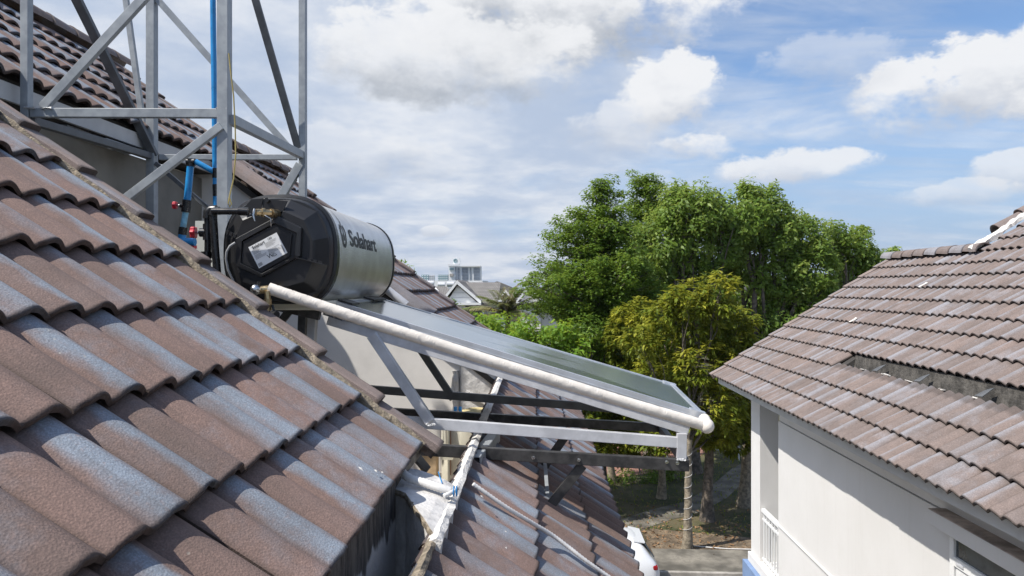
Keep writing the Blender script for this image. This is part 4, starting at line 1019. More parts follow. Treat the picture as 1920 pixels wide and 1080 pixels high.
def trunk_tree(root, base, lobes, r0, fork, bark, tw=3, lr=.55, lb=None):
    """tapered trunk to the fork height, limbs to every lobe, twigs inside the lobes"""
    mb = MB(); rr = random.Random(int(base[0] * 100)); base = Vector(base); f = Vector((base.x + rr.uniform(-.2, .2), base.y + rr.uniform(-.2, .2), fork))
    pts = bent(base, f, 7, .06, rr); n = len(pts)
    mb.tube(pts, [r0 * (1.45 if i == 0 else 1.1 if i == 1 else 1 - .35 * i / n) for i in range(n)], 12)
    if lb: mb.build('trunk', M[bark], root); mb = MB()
    for (x, y, z, rx, ry, rz) in lobes:
        s = pts[-1] if rr.random() < .6 else pts[-2]
        p = bent(s, (x, y, z), 7, .22, rr); rad = r0 * lr * min(1., (rx + rz) / 3 + .25)
        mb.tube(p, [rad * (1 - .8 * i / 7) + .012 for i in range(8)], 7)
        for k in range(tw):
            j = rr.randint(3, 6); e = Vector((x, y, z)) + Vector((rr.uniform(-1, 1) * rx, rr.uniform(-1, 1) * ry, rr.uniform(-.6, 1) * rz)) * .85
            q = bent(p[j], e, 5, .25, rr); mb.tube(q, [rad * .35 * (1 - .85 * i / 5) + .006 for i in range(6)], 5)
    mb.build('limbs' if lb else 'trunk', M[lb or bark], root)
def L_(lst, d, kd=.85, dj=.6):
    out = []
    for i, t in enumerate(lst):
        u, v, ru, rv = t[:4]; dd = d + (t[4] if len(t) > 4 else ((i * 37) % 7 - 3) / 3 * dj)
        q = at(u, v, dd); out.append((q.x, q.y, q.z, ru / F * dd, (ru + rv) / 2 / F * dd * kd, rv / F * dd))
    return out
def bushy(name, label, cat, u, dbase, lobes, leaf, size, per, sub, subr, r0, fork, bark='bark', group=None, flat=1., asp=.42, tw=3):
    b = at(u, 540, dbase); b.z = 0; t = thing(name, label, cat, b, group)
    trunk_tree(t, b, lobes, r0, fork, bark, tw)
    P, N_, T = crown_points(lobes, sub, per, subr, flat)
    leaves_mesh('crown', P, N_, rng.uniform(.5, 1.5, len(P)) * size, T, M[leaf], t, asp); return t
G_T = 'trees in the park'
# large pale-tipped tree, left half and right half, and its smaller neighbour
bushy('broadleaf_tree', 'large dense tree with pale green tips, tallest behind the yellowish mango tree', 'tree', 1300, 31,
      L_([(1290, 400, 58, 50), (1245, 455, 52, 55), (1330, 470, 62, 58), (1275, 520, 60, 50), (1215, 505, 40, 45), (1310, 580, 52, 45), (1235, 575, 42, 45), (1350, 402, 26, 34), (1262, 378, 30, 26)], 31), 'leaf_mid', .19, 120, 36, .46, .30, 4.6, group=G_T)
bushy('broadleaf_tree', 'large rounded tree with bare inner branches left of the roof ridge', 'tree', 1415, 31.5,
      L_([(1395, 408, 52, 50), (1455, 430, 50, 48), (1500, 455, 45, 50), (1385, 480, 45, 45), (1525, 500, 42, 48), (1462, 520, 60, 40), (1530, 560, 60, 40), (1408, 372, 22, 26), (1445, 372, 22, 20), (1480, 600, 70, 40), (1420, 640, 50, 40)], 31.5), 'leaf_mid', .19, 120, 36, .46, .30, 4.0, group=G_T)
bushy('broadleaf_tree', 'smaller light green tree showing just above the left end of the tiled roof ridge', 'tree', 1600, 33,
      L_([(1560, 455, 30, 38), (1600, 480, 36, 34), (1632, 500, 34, 26), (1590, 520, 44, 40), (1668, 478, 13, 14), (1608, 440, 12, 14), (1645, 540, 40, 30), (1540, 610, 50, 40), (1700, 540, 40, 30)], 33), 'leaf_mid', .19, 110, 36, .46, .25, 4.4, group=G_T)
# tiered tree on the left
def tiered(name, label, u, d, tiers, seed, leaf='leaf_dark', r0=.2):
    b = at(u, 540, d); b.z = 0; t = thing(name, label, 'tree', b, G_T); r = random.Random(seed); mb = MB()
    topz = at(u, tiers[0][0], d).z; pts = bent(b, (b.x, b.y, topz - .2), 10, .03, r); mb.tube(pts, [r0 * (1.3 if i == 0 else 1 - .9 * i / 10) + .01 for i in range(11)], 10)
    P, Nn, T = [], [], []
    for (v, half, cu) in tiers:
        z = at(u, v, d).z; R_ = half / F * d; cx = at(cu, v, d).x - b.x; nb_ = max(3, int(4 + R_ * 3.2))
        for k in range(nb_):
            a = 2 * math.pi * (k + r.random() * .7) / nb_; ln = R_ * r.uniform(.65, 1.12)
            e = Vector((b.x + cx + ln * math.cos(a), b.y + ln * math.sin(a) * .9, z + r.uniform(-.1, .35) + .08 * ln))
            s = Vector((b.x, b.y, z - .25 - .12 * ln)); q = bent(s, e, 6, .10, r); mb.tube(q, [.045 * R_ / 3 * (1 - .8 * i / 6) + .01 for i in range(7)], 5)
            nc = max(3, int(ln * 5.2))
            for j in range(nc):
                f_ = (j + .6 + r.random() * .6) / nc; f_ = min(1.02, f_ ** .8); c = Vector(s).lerp(e, f_) + Vector((r.uniform(-.3, .3), r.uniform(-.3, .3), r.uniform(-.16, .22))) * (.5 + .5 * ln / 2)
                m_ = r.randint(60, 120); sr = r.uniform(.26, .50); ee = sph(m_); q_ = np.array(c) + ee * (sr * rng.uniform(.3, 1., (m_, 1)) ** .6) * np.array([1, 1, .54])
                P.append(q_); Nn.append(ee * .4 + np.array([0, 0, 1.]) + rng.normal(size=(m_, 3)) * .35)
                tt = rng.uniform(0, 1) * .5 + rng.uniform(0, .5, m_); T.append(np.stack([tt, np.clip(rng.normal(.05, .12, m_), 0, 1), tt], 1))
    mb.build('trunk', M['bark'], t); P = np.concatenate(P)
    leaves_mesh('crown', P, np.concatenate(Nn), rng.uniform(.7, 1.3, len(P)) * .135, np.concatenate(T), M[leaf], t, .5)
tiered('tiered_tree', 'dark green tree with flat tiers of small leaves, leftmost of the tall trees', 1128, 28,
       [(352, 8, 1130), (378, 28, 1128), (403, 52, 1122), (428, 74, 1118), (455, 84, 1115), (482, 98, 1112), (508, 112, 1110), (532, 130, 1112), (556, 140, 1112), (582, 122, 1118), (606, 100, 1125), (628, 80, 1130)], 3)
tiered('tiered_tree', 'dark tiered tree with a narrow top rising between the two front trees', 1215, 33,
       [(338, 22, 1205), (358, 38, 1215), (380, 46, 1216), (402, 44, 1212), (428, 52, 1205), (455, 52, 1200), (485, 56, 1200), (515, 60, 1200), (545, 60, 1200), (580, 60, 1200)], 5)
# mango trees: drooping rosettes of long leaves
def mango(label, u, d, lobes, r0, fork, seed, dens=1.0, bark='barkpale'):
    b = at(u, 540, d); b.z = 0; t = thing('mango_tree', label, 'tree', b, G_T); trunk_tree(t, b, lobes, r0, fork, bark, 2, .32, 'bark')
    P, D_, N_, S_, T = [], [], [], [], []
    for (x, y, z, rx, ry, rz) in lobes:
        k = int(dens * 62 * (rx * ry + rx * rz + ry * rz)); dd = sph(k); rad = rng.uniform(.55, 1.08, (k, 1)) ** .6
        c = np.array([x, y, z]) + dd * rad * np.array([rx, ry, rz])
        for ci, di in zip(c, dd):
            if di[2] < -.75: continue
            n_ = rng.integers(11, 18); a = rng.uniform(0, 2 * math.pi, n_); el = rng.normal(-.45, .38, n_)
            dr = np.stack([np.cos(a) * np.cos(el), np.sin(a) * np.cos(el), np.sin(el)], 1) + di * .35
            P.append(ci + rng.normal(size=(n_, 3)) * .04 + np.array([0, 0, 1]) * rng.uniform(-.06, .06, (n_, 1))); D_.append(dr)
            upv = np.stack([-np.cos(a) * np.sin(el), -np.sin(a) * np.sin(el), np.cos(el)], 1); N_.append(upv + rng.normal(size=(n_, 3)) * .12)
            S_.append(rng.uniform(.17, .29, n_)); base = rng.uniform(0, 1); g = np.clip(rng.normal(.08, .1, n_) + (rng.uniform(.2, .8) if rng.uniform() < .38 and di[2] > -.2 else 0), 0, 1)
            T.append(np.stack([base * .6 + rng.uniform(0, .4, n_), g, g], 1))
    leaves_mesh('crown', np.concatenate(P), np.concatenate(N_), np.concatenate(S_), np.concatenate(T), M['leaf_mango'], t, .33, droop=np.concatenate(D_))
mango('yellowish mango tree with a pointed top and wires wound round its trunk', 1288, 21.9, L_([(1347, 552, 36, 44), (1300, 600, 52, 50), (1362, 630, 48, 54), (1245, 645, 50, 48), (1318, 690, 70, 54), (1392, 672, 28, 44), (1240, 720, 58, 52), (1290, 565, 40, 36), (1255, 590, 44, 40), (1385, 610, 34, 40), (1375, 715, 50, 50), (1330, 765, 62, 50), (1262, 790, 60, 44), (1340, 815, 44, 30), (1200, 640, 34, 34)], 22.6, dj=.9), .13, 3.4, 1)
mango('mango tree half hidden behind the glass collector, left of the pointed one', 1240, 27.2, L_([(1196, 600, 42, 40), (1170, 620, 34, 44), (1182, 660, 40, 48), (1205, 700, 56, 50), (1172, 740, 42, 42), (1225, 770, 56, 42), (1170, 800, 50, 38), (1235, 820, 44, 34), (1140, 830, 44, 34)], 25.5), .15, 2.6, 2)
mango('mango tree whose low branches hang beside the white corner column', 1395, 26.2, L_([(1385, 740, 40, 46), (1400, 790, 36, 38), (1365, 800, 42, 34), (1420, 700, 38, 44), (1385, 832, 34, 24), (1350, 820, 34, 26)], 24.8), .22, 3.0, 3)
mango('mango tree standing between the wired trunk and the pale thick trunk', 1326, 24.6, L_([(1345, 820, 30, 20), (1310, 810, 34, 22), (1355, 775, 36, 28)], 24.6), .20, 3.0, 4, dens=.8, bark='bark')
mango('small mango tree behind the lower roof, showing under the frame rails', 1148, 29.5, L_([(1125, 755, 54, 40), (1155, 800, 50, 36), (1110, 815, 46, 38), (1160, 850, 34, 26), (1195, 840, 34, 24), (1080, 780, 40, 34), (1120, 720, 60, 40)], 27.), .15, 2.4, 5)
mango('mango tree left of the others, mostly hidden below the glass collector', 1010, 25, L_([(1000, 745, 60, 50), (1060, 770, 60, 50), (950, 780, 50, 50), (1040, 830, 60, 44), (985, 840, 50, 40)], 24.5), .16, 2.6, 6, dens=.5)  # extra tree, mostly out of sight, added so its crown shades the ground
# brighter bushy trees along the hedge line
G_B = 'low bushy trees beyond the rear roof'
bushy('bushy_tree', 'low bright yellow-green bushy tree beside the far roof verge', 'tree', 930, 26, L_([(905, 612, 26, 24), (935, 625, 34, 28), (890, 640, 30, 26), (962, 640, 36, 28), (930, 660, 40, 30)], 26), 'leaf_bright', .16, 85, 40, .36, .12, 5.2, group=G_B)
bushy('bushy_tree', 'low bushy tree with yellow new leaves between the palm and the collector', 'tree', 1020, 25, L_([(1000, 622, 36, 24), (1045, 632, 40, 26), (990, 650, 40, 28), (1030, 665, 46, 34), (1075, 650, 36, 30), (1060, 700, 50, 40)], 25), 'leaf_bright', .16, 85, 38, .38, .13, 5.0, group=G_B)
bushy('bushy_tree', 'low mid-green bushy tree under the tiered tree', 'tree', 1110, 26.5, L_([(1100, 622, 42, 26), (1140, 640, 40, 30), (1090, 665, 46, 34), (1135, 690, 50, 40), (1175, 690, 30, 34), (1120, 735, 46, 36)], 26.5), 'leaf_dark', .16, 85, 36, .38, .15, 4.6, group=G_B)
bushy('bushy_tree', 'small green sprig of a tree peeping over the rear roof verge', 'tree', 757, 14, L_([(752, 500, 10, 8), (766, 510, 7, 6), (745, 520, 12, 12)], 14, dj=.1), 'leaf_bright', .085, 30, 90, .10, .05, 7.0, group=G_B)
bushy('bushy_tree', 'dark green bush growing just below the white gable', 'tree', 862, 30, L_([(845, 578, 14, 10), (858, 590, 20, 14), (872, 600, 22, 16), (880, 625, 30, 24)], 30, dj=.2), 'leaf_dark', .15, 50, 28, .30, .1, 5.5, group=G_B)
# dark understorey that closes the view below the crowns
bushy('hedge', 'dark clipped hedge in the shade behind the lower roof', 'hedge', 1200, 31, L_([(1165, 905, 34, 16), (1200, 898, 34, 16), (1240, 890, 34, 14), (1275, 882, 30, 12), (1130, 912, 34, 16)], 29.5, dj=.2), 'leaf_dark', .12, 60, 40, .3, .03, .8)
bushy('backdrop_tree', 'dark bushy tree behind the big tree, low beside the roof verge', 'tree', 1430, 37, L_([(1400, 560, 70, 60), (1480, 580, 70, 60), (1560, 590, 70, 50), (1330, 600, 60, 60), (1420, 660, 80, 60), (1250, 620, 70, 60), (1180, 640, 60, 50)], 37), 'leaf_dark', .24, 90, 18, .5, .25, 3.6, group=G_T)
# palm
pb = at(955, 540, 38); pb.z = 0; palm = thing('palm_tree', 'palm with long arching fronds in front of the grey tiled gabled house', 'palm', pb); mb = MB(); topp = at(952, 592, 38)
mb.tube(bent(pb, topp, 8, .05), [.17, .14, .13, .12, .12, .12, .11, .11, .10], 9); mb.build('trunk', M['bark'], palm)
pr = random.Random(2)
for k in range(19):
    a = 2 * math.pi * k / 19 + pr.uniform(-.15, .15); up = pr.uniform(.35, 1.5); ln = pr.uniform(2.0, 2.7)
    P, N_, D_, S_, T = [], [], [], [], []; cv = []
    for j in range(15):
        t = j / 14; h = ln * (t * math.cos(up) + .25 * t * t); z = ln * (t * math.sin(up) - .62 * t * t * (1.25 - math.sin(up) * .75)); cv.append(Vector((topp.x + h * math.cos(a), topp.y + h * math.sin(a), topp.z + z)))
    mb = MB(); mb.tube(cv, [.03 * (1 - .8 * j / 14) for j in range(15)], 5); fr_ = mb.build('frond', M['barkpale'], palm)
    side = np.array([-math.sin(a), math.cos(a), 0])
    for j in range(2, 15):
        tan = np.array((cv[j] - cv[j - 1]).normalized())
        for q in range(5):
            pt = np.array(cv[j - 1].lerp(cv[j], q / 5))
            for s in (-1, 1):
                P.append(pt); D_.append(side * s * .8 + tan * .55 + np.array([0, 0, -.35 + pr.uniform(-.15, .15)])); N_.append(np.array([0, 0, 1.]) + side * s * .3); S_.append(.5 * (1 - abs(j / 14 - .45)) + .12)
                g = .9 if k % 6 == 5 else pr.uniform(0, .3); T.append((pr.random(), g, g))
    leaves_mesh('leaflets', np.array(P), np.array(N_), np.array(S_), np.array(T), M['leaf_palm'], fr_, .15, droop=np.array(D_))
# wires wound round the nearest trunk
tk = next(o for o in bpy.data.objects if o.name.startswith('mango_tree') and '1288' not in o.name and 'wires' in o['label'])
tv = [v.co for v in next(c for c in tk.children if c.name.startswith('trunk')).data.vertices][:96]
rc = [(sum((tv[12 * i + k] for k in range(12)), Vector()) / 12, (tv[12 * i] - tv[12 * i + 6]).length / 2) for i in range(8)]
def tc(z):
    for (p, r0_), (q, r1_) in zip(rc, rc[1:]):
        if p.z <= z <= q.z: t = (z - p.z) / (q.z - p.z); return p.lerp(q, t), r0_ + (r1_ - r0_) * t
    return rc[-1]
pts = []
for k in range(130):
    z = .45 + k * .0215; c, r_2 = tc(z); pts.append((c.x + (r_2 + .012) * math.cos(k * .42), c.y + (r_2 + .012) * math.sin(k * .42), z + .02 * math.sin(k * .42)))
mb = MB(); mb.tube(pts, .007, 4)
tag(mb.build('string_light_wire', M['conduit']), 'pale wire wound in rings up the nearest tree trunk', 'wire')
mb = MB(); e0 = ground(1283, 1018); mb.tube([(e0.x, e0.y, .5), (e0.x + .02, e0.y, .05), (e0.x + .25, e0.y - .35, .03), (e0.x + 1.2, e0.y - .55, .03), (e0.x + 3.5, e0.y - .6, .03)], .018, 6)
tag(mb.build('ground_cable', M['conduit']), 'pale cable lying along the edge of the earth verge', 'cable')
# grass tufts and litter near the trunks
n = 5000; gx = rng.uniform(-4, 14, n); gy = rng.uniform(23.2, 40, n); 
P = np.stack([gx, gy, np.zeros(n)], 1); D_ = np.stack([rng.normal(0, .5, n), rng.normal(0, .5, n), np.ones(n)], 1); N_ = rng.normal(size=(n, 3)); t = rng.uniform(0, 1, n); g = np.clip(rng.normal(.2, .3, n), 0, 1)
leaves_mesh('grass_tufts', P, N_, rng.uniform(.06, .15, n), np.stack([t, g * .5, g * .5], 1), M['leaf_mango'], None, .25, droop=D_, kind='stuff')
n = 2600; P = np.stack([rng.uniform(-4, 13, n), rng.normal(23.0, 1.8, n), np.full(n, .03)], 1); N_ = rng.normal(size=(n, 3)) * .4 + np.array([0, 0, 1])
leaves_mesh('leaf_litter', P, N_, rng.uniform(.06, .16, n), np.stack([np.ones(n)] * 3, 1), mat('dry_leaf', (.30, .17, .08), .8, var=.3, vs=30), None, .5, kind='stuff')

# ================================================================== STREET
car = thing('white_hatchback', 'white hatchback parked beyond the lower roof eave, only its rear showing', 'car', at(1150, 540, 18.9)); car.location.z = 0
cx1 = at(1236, 540, 18.3).x; cy0 = at(1236, 540, 18.0).y                 # rear bumper x, near side y
def csec(x, hw, zb, zs, zt, tw):    # ring across the car at x: (y,z)
    yc = cy0 + .88; return [Vector((x, yc - hw, zb)), Vector((x, yc - hw - .03, (zb + zs) / 2)), Vector((x, yc - hw, zs)), Vector((x, yc - tw, zt)), Vector((x, yc - tw * .5, zt + .03)), Vector((x, yc + tw * .5, zt + .03)), Vector((x, yc + tw, zt)), Vector((x, yc + hw, zs)), Vector((x, yc + hw + .03, (zb + zs) / 2)), Vector((x, yc + hw, zb))]
X = cx1
ss = [(X, .66, .38, .78, .80, .60), (X - .07, .80, .28, .92, .98, .72), (X - .20, .85, .25, 1.0, 1.12, .70), (X - .42, .87, .25, 1.02, 1.42, .62), (X - .62, .88, .25, 1.02, 1.53, .60), (X - 1.5, .88, .25, .98, 1.58, .60), (X - 2.2, .88, .25, .96, 1.55, .60), (X - 2.9, .88, .25, .94, 1.15, .68), (X - 3.1, .87, .25, .93, 1.0, .72), (X - 3.9, .82, .28, .80, .84, .70), (X - 4.1, .62, .35, .62, .66, .55)]
mb = MB(); mb.loft([csec(*s) for s in ss], smooth=True); m_car, n_, b_ = newmat('white_car_paint'); b_.inputs['Base Color'].default_value = (.78, .79, .80, 1); b_.inputs['Roughness'].default_value = .25; b_.inputs['Coat Weight'].default_value = .6
body = mb.build('body', m_car, car); yc = cy0 + .88
sb = body.modifiers.new('s', 'SUBSURF'); sb.levels = 2; sb.render_levels = 2
mb = MB(); mb.loft([[Vector((X - .16 + a, yc - s * w1, z)) for (a, w1, z, s) in ((0, .66, 1.13, 1), (0, .66, 1.13, -1), (-.22, .56, 1.44, -1), (-.22, .56, 1.44, 1))], [Vector((X - .13 + a, yc - s * w1, z)) for (a, w1, z, s) in ((0, .64, 1.14, 1), (0, .64, 1.14, -1), (-.20, .55, 1.43, -1), (-.20, .55, 1.43, 1))]]); mb.build('rear_window', M['win'], car)
mb = MB(); mb.prism([(X - .72, yc - .885, 1.06), (X - 2.7, yc - .885, 1.02), (X - 2.3, yc - .70, 1.42), (X - .95, yc - .69, 1.44)], (0, -.012, 0)); mb.build('side_window', M['win'], car)
mb = MB(); mb.loft([[Vector((X - .36, yc + s * .54, 1.435)) for s in (-1, 1)] + [Vector((X - .66, yc + s * .56, 1.49)) for s in (1, -1)], [Vector((X - .35, yc + s * .54, 1.46)) for s in (-1, 1)] + [Vector((X - .66, yc + s * .55, 1.525)) for s in (1, -1)]]); mb.build('spoiler', m_car, car, bevel=.012)
for s in (-1, 1):
    mb = MB(); mb.box((X - .135, yc + s * .72, .915), (.13, .24, .11)); mb.build('tail_light', mat('tail_light_red', (.30, .01, .015), .15), car, bevel=.03)
    for xx in (X - .75, X - 3.3):
        mb = MB(); c_ = Vector((xx, yc + s * .80, .32)); mb.tube([c_ + Vector((0, -.11, 0)), c_ + Vector((0, .11, 0))], .32, 24); wh = mb.build('wheel', mat('tyre_rubber', (.02, .02, .02), .9), car, bevel=.02)
        mb = MB(); mb.tube([c_ + Vector((0, s * .112, 0)), c_ + Vector((0, s * .122, 0))], .20, 20); mb.build('rim', M['chrome'], wh)
mb = MB(); mb.box((X + .01, yc, .72), (.01, .45, .11)); mb.build('number_plate', M['white'], car)
mb = MB(); mb.box((X - 2.0, yc - .9, 1.0), (.14, .03, .02)); mb.build('door_handle', m_car, car)
def bench(u, v, label, rot=0., d=None):
    q = ground(u, v); t = thing('park_bench', label, 'bench', q, 'white benches in the park'); R3 = Matrix.Rotation(rot, 3, 'Z')
    P_ = lambda x, y, z: q + R3 @ Vector((x, y, z))
    for k in range(3): mb = MB(); mb.box(P_(0, -.15 + .15 * k, .44), (1.5, .13, .035), R3); mb.build('seat_slat', M['white'], t)
    for k in range(3): mb = MB(); mb.box(P_(0, .25 + .02 * k, .58 + .14 * k), (1.5, .03, .11), R3); mb.build('back_slat', M['white'], t)
    for x in (-.68, .68):
        for y in (-.18, .2): mb = MB(); mb.box(P_(x, y, .21), (.06, .06, .42), R3); mb.build('leg', M['white'], t)
        mb = MB(); mb.box(P_(x, 0, .64), (.05, .5, .04), R3); mb.build('armrest', M['white'], t)
bench(1357, 860, 'white slatted park bench between two tree trunks', -.25); bench(1222, 860, 'white park bench half hidden behind the end of the frame', .1)
# fence posts of the play area far under the trees
fe = thing('low_railing', 'low dark red railing along the red paving under the trees', 'fence', ground(1180, 850)); a, b = ground(1130, 868), ground(1300, 845)
for k in range(9):
    q = a.lerp(b, k / 8); mb = MB(); mb.box(q + Vector((0, 0, .45)), (.06, .06, .9)); mb.build('post', mat('dark_red_steel', (.16, .05, .04), .6), fe)
for z in (.45, .85): mb = MB(); mb.beam(a + Vector((0, 0, z)), b + Vector((0, 0, z)), .04, .05); mb.build('rail', mat('dark_red_steel', (.16, .05, .04), .6), fe)

# ================================================================== FAR HOUSES AND TOWN
def shingles():
    m, n, b = newmat('grey_brown_shingles'); p = n.pos()
    br = n.new('ShaderNodeTexBrick'); n.put(br.inputs['Vector'], n.comb(n.sep(p)[0], n.sep(p)[2], 0.)); br.inputs['Scale'].default_value = 3.2; br.inputs['Mortar Size'].default_value = .06
    br.inputs['Color1'].default_value = (.22, .205, .19, 1); br.inputs['Color2'].default_value = (.31, .29, .27, 1); br.inputs['Mortar'].default_value = (.08, .075, .07, 1); br.inputs['Row Height'].default_value = .3
    n.put(b.inputs['Base Color'], br.outputs[0]); b.inputs['Roughness'].default_value = .9; return m
M['shingle'] = shingles()
def gable_house(label, d, uL, uR, vE, uA, vA, uR2, wall='plaster', roofm='shingle', depth=7., name='gabled_house'):
    """gable facing us between uL and uR (eave at vE, apex uA, vA); main roof runs on to uR2 at its right"""
    A_ = at(uA, vA, d); l = at(uL, vE, d); r = at(uR, vE, d); t = thing(name, label, 'house', (A_.x, A_.y, 0)); Y = A_.y
    mb = MB(); i = .35; mb.prism([(l.x + i, Y, 0), (r.x - i, Y, 0), (r.x - i, Y, l.z + .05), (A_.x, Y, A_.z - .22), (l.x + i, Y, l.z + .05)], (0, depth, 0)); mb.build('wall', M[wall], t)
    x2 = at(uR2, vE, d).x; mb = MB(); mb.box(((r.x + x2) / 2, Y + 1.2 + depth / 2, l.z / 2), (x2 - r.x + .6, depth, l.z)); mb.build('wall', M[wall], t)
    for a_, b_ in ((l, A_), (A_, r)):
        mb = MB(); a3 = Vector((a_.x, Y - .3, a_.z)); b3 = Vector((b_.x, Y - .3, b_.z)); mb.prism([a3, b3, b3 + Vector((0, 0, .16)), a3 + Vector((0, 0, .16))], (0, depth, 0)); mb.build('roof', M[roofm], t)
        mb = MB(); mb.prism([a3 + Vector((0, 0, -.12)), b3 + Vector((0, 0, -.12)), b3 + Vector((0, 0, .12)), a3 + Vector((0, 0, .12))], (0, -.05, 0)); mb.build('bargeboard', M['white'], t)
    mb = MB(); mb.prism([(A_.x, Y + 3.4, A_.z + .02), (A_.x + .3, Y + 3.4, A_.z + .02), (x2, Y + 3.4, A_.z + .02), (x2, Y - .2, l.z), (r.x - .1, Y - .2, l.z)], (0, 0, -.14)); mb.build('roof', M[roofm], t)
    mb = MB(); mb.box(((l.x + r.x) / 2, Y - .3, l.z - .08), (r.x - l.x, .5, .14)); mb.build('cornice', M['white'], t)
    for k in range(5):
        z = l.z + .3 + k * .32
        w_ = (r.x - l.x - .9) * (1 - (z - l.z) / (A_.z - l.z)); 
        if w_ > .3: mb = MB(); mb.box((A_.x + (l.x + r.x - 2 * A_.x) / 2 * (1 - (z - l.z) / (A_.z - l.z)), Y - .008, z), (w_, .016, .03)); mb.build('siding_joint', M['fascia'], t)
    return t, l, r, Y
t, l, r, Y = gable_house('white gabled house with a grey shingled roof left of the palm', 46, 828, 903, 567, 858, 529, 934, wall='white')
for (u, w_) in ((885, 1.0), (900, .5)):
    q = at(u, 590, 46); mb = MB(); mb.box((q.x, Y - .02, q.z), (w_, .05, 1.3)); wn_ = mb.build('window', M['white'], t); mb = MB(); mb.box((q.x, Y - .05, q.z), (w_ - .16, .02, 1.14)); mb.build('pane', M['win'], wn_)
gable_house('small brown gabled house behind the palm fronds', 62, 937, 962, 562, 948, 545, 975, wall='concrete')
gable_house('white gabled house half hidden by the tiered tree', 58, 968, 1022, 566, 990, 540, 1040)
far = thing('brown_roof_house', 'low brown tiled roof between the rear verge and the white gable', 'house', at(808, 540, 60)); far.location.z = 0
a = at(775, 556, 60); b = at(850, 556, 60); c = at(838, 537, 64); e = at(785, 537, 64)
mb = MB(); mb.prism([a, b, c, e], (0, 0, -.15)); mb.build('roof', M['shingle'], far); mb = MB(); mb.beam(at(828, 555, 59.8), at(815, 540, 62), .2, .1); mb.build('hip_ridge', M['white'], far)
mb = MB(); mb.box(((a.x + b.x) / 2, a.y + 4, a.z / 2), (b.x - a.x - .5, 6, a.z - .3)); mb.build('wall', M['plaster'], far)
def block(name, label, cat, u0, u1, v0, v1, d, m, depth=None, rows=0, cols=0, win=None, group=None):
    q0 = at(u0, v0, d); q1 = at(u1, v0, d); t = thing(name, label, cat, ((q0.x + q1.x) / 2, q0.y, 0), group); dp = depth or (q1.x - q0.x) * .5
    mb = MB(); mb.box(((q0.x + q1.x) / 2, q0.y + dp / 2, q0.z / 2), (q1.x - q0.x, dp, q0.z)); mb.build('wall', M[m], t)
    W_ = q1.x - q0.x; zb = at(u0, v1, d).z; hh = q0.z - zb
    for r in range(rows):
        for c_ in range(cols):
            mb = MB(); mb.box((q0.x + W_ * (c_ + .5) / cols, q0.y - .1, zb + hh * (r + .5) / rows), (W_ / cols * .5, .3, hh / rows * .45)); mb.build('window', M[win or 'win'], t)
    return t, q0, q1
M['teal'] = mat('teal_glass', (.22, .36, .40), .3, var=.1, vs=.05); M['farwhite'] = mat('far_white_wall', (.80, .80, .80), .8, var=.04, vs=.1); M['fargrey'] = mat('far_grey_glass', (.16, .20, .27), .3, var=.2, vs=.3)
D = 620
t, q0, q1 = block('hospital', 'white high-rise with dark window bays and a round blue sign on its roof', 'building', 841, 901, 499, 530, D, 'white', depth=14)
def fb(u0, u1, v0, v1, name, m, off=.6, th=1.2, par=None):
    a = at(u0, v0, D); b = at(u1, v1, D); mb = MB(); mb.box(((a.x + b.x) / 2, a.y - off, (a.z + b.z) / 2), (b.x - a.x, th, a.z - b.z)); return mb.build(name, M[m], par or t)
fb(840, 862, 495.5, 497.5, 'roof_slab', 'farwhite', off=0, th=6); fb(864, 902, 498, 500, 'roof_slab', 'farwhite', off=.5, th=4)
fb(849, 862, 485, 494, 'sign_tower', 'white', off=-2, th=5)
fb(850, 860, 494, 497, 'plinth', 'farwhite', off=-2, th=5)
q = at(854, 489, D); mb = MB(); ringp = [Vector((q.x + 1.5 * math.cos(x), q.y - .8, q.z + 1.5 * math.sin(x))) for x in [2 * math.pi * k / 20 for k in range(21)]]; mb.tube(ringp, .32, 6); mb.build('round_sign', M['teal'], t)
q = at(854, 489, D); put_text('K', 2.6, q + Vector((-.7, -1., -.9)), (1, 0, 0), (0, 0, 1), 'lettering', M['teal'], t, .08)
fb(855.6, 856.2, 480, 485, 'mast', 'farwhite', off=-2, th=.4)
fb(843, 851, 503, 506, 'sign_lettering', 'teal'); fb(843.5, 850, 513, 518, 'balcony_opening', 'concrete')
fb(854, 855.5, 500, 526, 'window_strip', 'fargrey')
for (u0, u1) in ((858, 862), (866, 878), (881, 884), (888, 900)):
    n_ = max(1, round((u1 - u0) / 2.4))
    for c_ in range(n_):
        for r_i in range(9):
            w_ = (u1 - u0) / n_; fb(u0 + w_ * c_ + .25, u0 + w_ * (c_ + 1) - .25, 502 + r_i * 2.75, 504 + r_i * 2.75, 'window', 'fargrey')
block('apartment_block', 'pale teal glazed block left of the white high-rise', 'building', 790, 804, 515, 530, 600, 'teal', rows=4, cols=3, win='farwhite', group='far apartment blocks')
block('apartment_block', 'white stepped block between the two teal blocks', 'building', 803, 815, 516, 530, 600, 'farwhite', rows=4, cols=4, win='fargrey', group='far apartment blocks')
block('apartment_block', 'teal glazed block touching the left side of the white high-rise', 'building', 821, 840, 515, 530, 600, 'teal', rows=4, cols=5, win='farwhite', group='far apartment blocks')
block('long_hall', 'long low white hall with a flat roof in front of the high-rise', 'building', 793, 905, 526, 540, 250, 'farwhite', depth=30, rows=1, cols=5, win='concrete')
for k, (u, v) in enumerate(((807, 531), (828, 534), (845, 533))):
    q = at(u, v, 120); mb = MB(); mb.tube([q + Vector((-.6, 0, 0)), q + Vector((.6, 0, 0))], .45, 12); mb.box(q + Vector((0, 0, -.9)), (.9, .6, 1.0)); tag(mb.build('water_tank', M['steel_light']), ('round steel rooftop water tank nearest the tiled verge', 'round steel rooftop water tank in the middle of three', 'round steel rooftop water tank closest to the white gable')[k], 'tank', 'far rooftop water tanks')
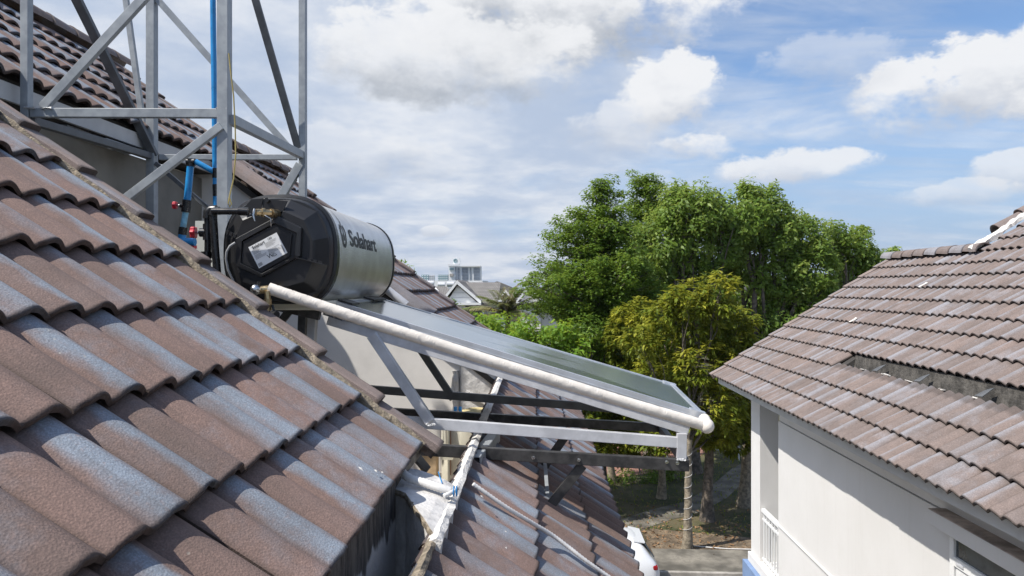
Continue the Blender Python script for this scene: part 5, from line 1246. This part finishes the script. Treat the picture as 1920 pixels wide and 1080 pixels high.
# houses and greenery that make up the skyline
rs = random.Random(12)
for k in range(34):
    u = -300 + k * 78 + rs.uniform(-20, 20); d = rs.uniform(170, 320)
    if u < 905: continue
    q0 = at(u, 540 - rs.uniform(-10, 4), d); wd = rs.uniform(8, 20)
    t = thing('distant_house', 'small distant house in the town along the horizon', 'house', (q0.x, q0.y, 0), 'distant houses along the horizon')
    mb = MB(); mb.box((q0.x, q0.y, q0.z / 2), (wd, 9, q0.z)); mb.build('wall', M[rs.choice(['farwhite', 'plaster', 'concrete'])], t)
    mb = MB(); mb.prism([(q0.x - wd / 2 - .5, q0.y - 5, q0.z), (q0.x + wd / 2 + .5, q0.y - 5, q0.z), (q0.x, q0.y - 5, q0.z + 2.2)], (0, 10, 0)); mb.build('roof', M[rs.choice(['shingle', 'redpave', 'fargrey'])], t)
n = 2600; th_ = rng.uniform(-1.3, 1.3, n); dd = rng.uniform(70, 420, n); cxy = np.stack([dd * np.sin(th_), dd * np.cos(th_)], 1)
P, N_, T = [], [], []
for (x, y), d_ in zip(cxy, dd):
    if abs(x) < 12 and y < 75 : continue
    h_ = rng.uniform(2.5, 7.2); m_ = 34; e = sph(m_); r_ = rng.uniform(1.2, 3.2)
    P.append(np.array([x, y, h_ - r_ * .6]) + e * np.array([r_, r_, r_ * .7]) * rng.uniform(.6, 1, (m_, 1))); N_.append(e + np.array([0, 0, .6])); t0 = rng.uniform(0, 1); T.append(np.stack([np.full(m_, t0)] * 1 + [rng.uniform(0, .2, m_)] * 2, 1))
P = np.concatenate(P); leaves_mesh('distant_greenery', P, np.concatenate(N_), rng.uniform(.8, 1.6, len(P)), np.concatenate(T), M['leaf_dark'], None, .7, kind='stuff')

# thin air between here and the town
hz_m = bpy.data.materials.new('thin_haze'); hz_m.use_nodes = True; t_ = hz_m.node_tree; t_.nodes.clear()
vo = t_.nodes.new('ShaderNodeVolumePrincipled'); vo.inputs['Color'].default_value = (.86, .90, .96, 1); vo.inputs['Density'].default_value = .00014; vo.inputs['Anisotropy'].default_value = .3
ho = t_.nodes.new('ShaderNodeOutputMaterial'); t_.links.new(vo.outputs[0], ho.inputs['Volume'])
mb = MB(); mb.box((0, 700, 30), (3400, 3000, 64)); mb.build('haze', hz_m, kind='stuff')
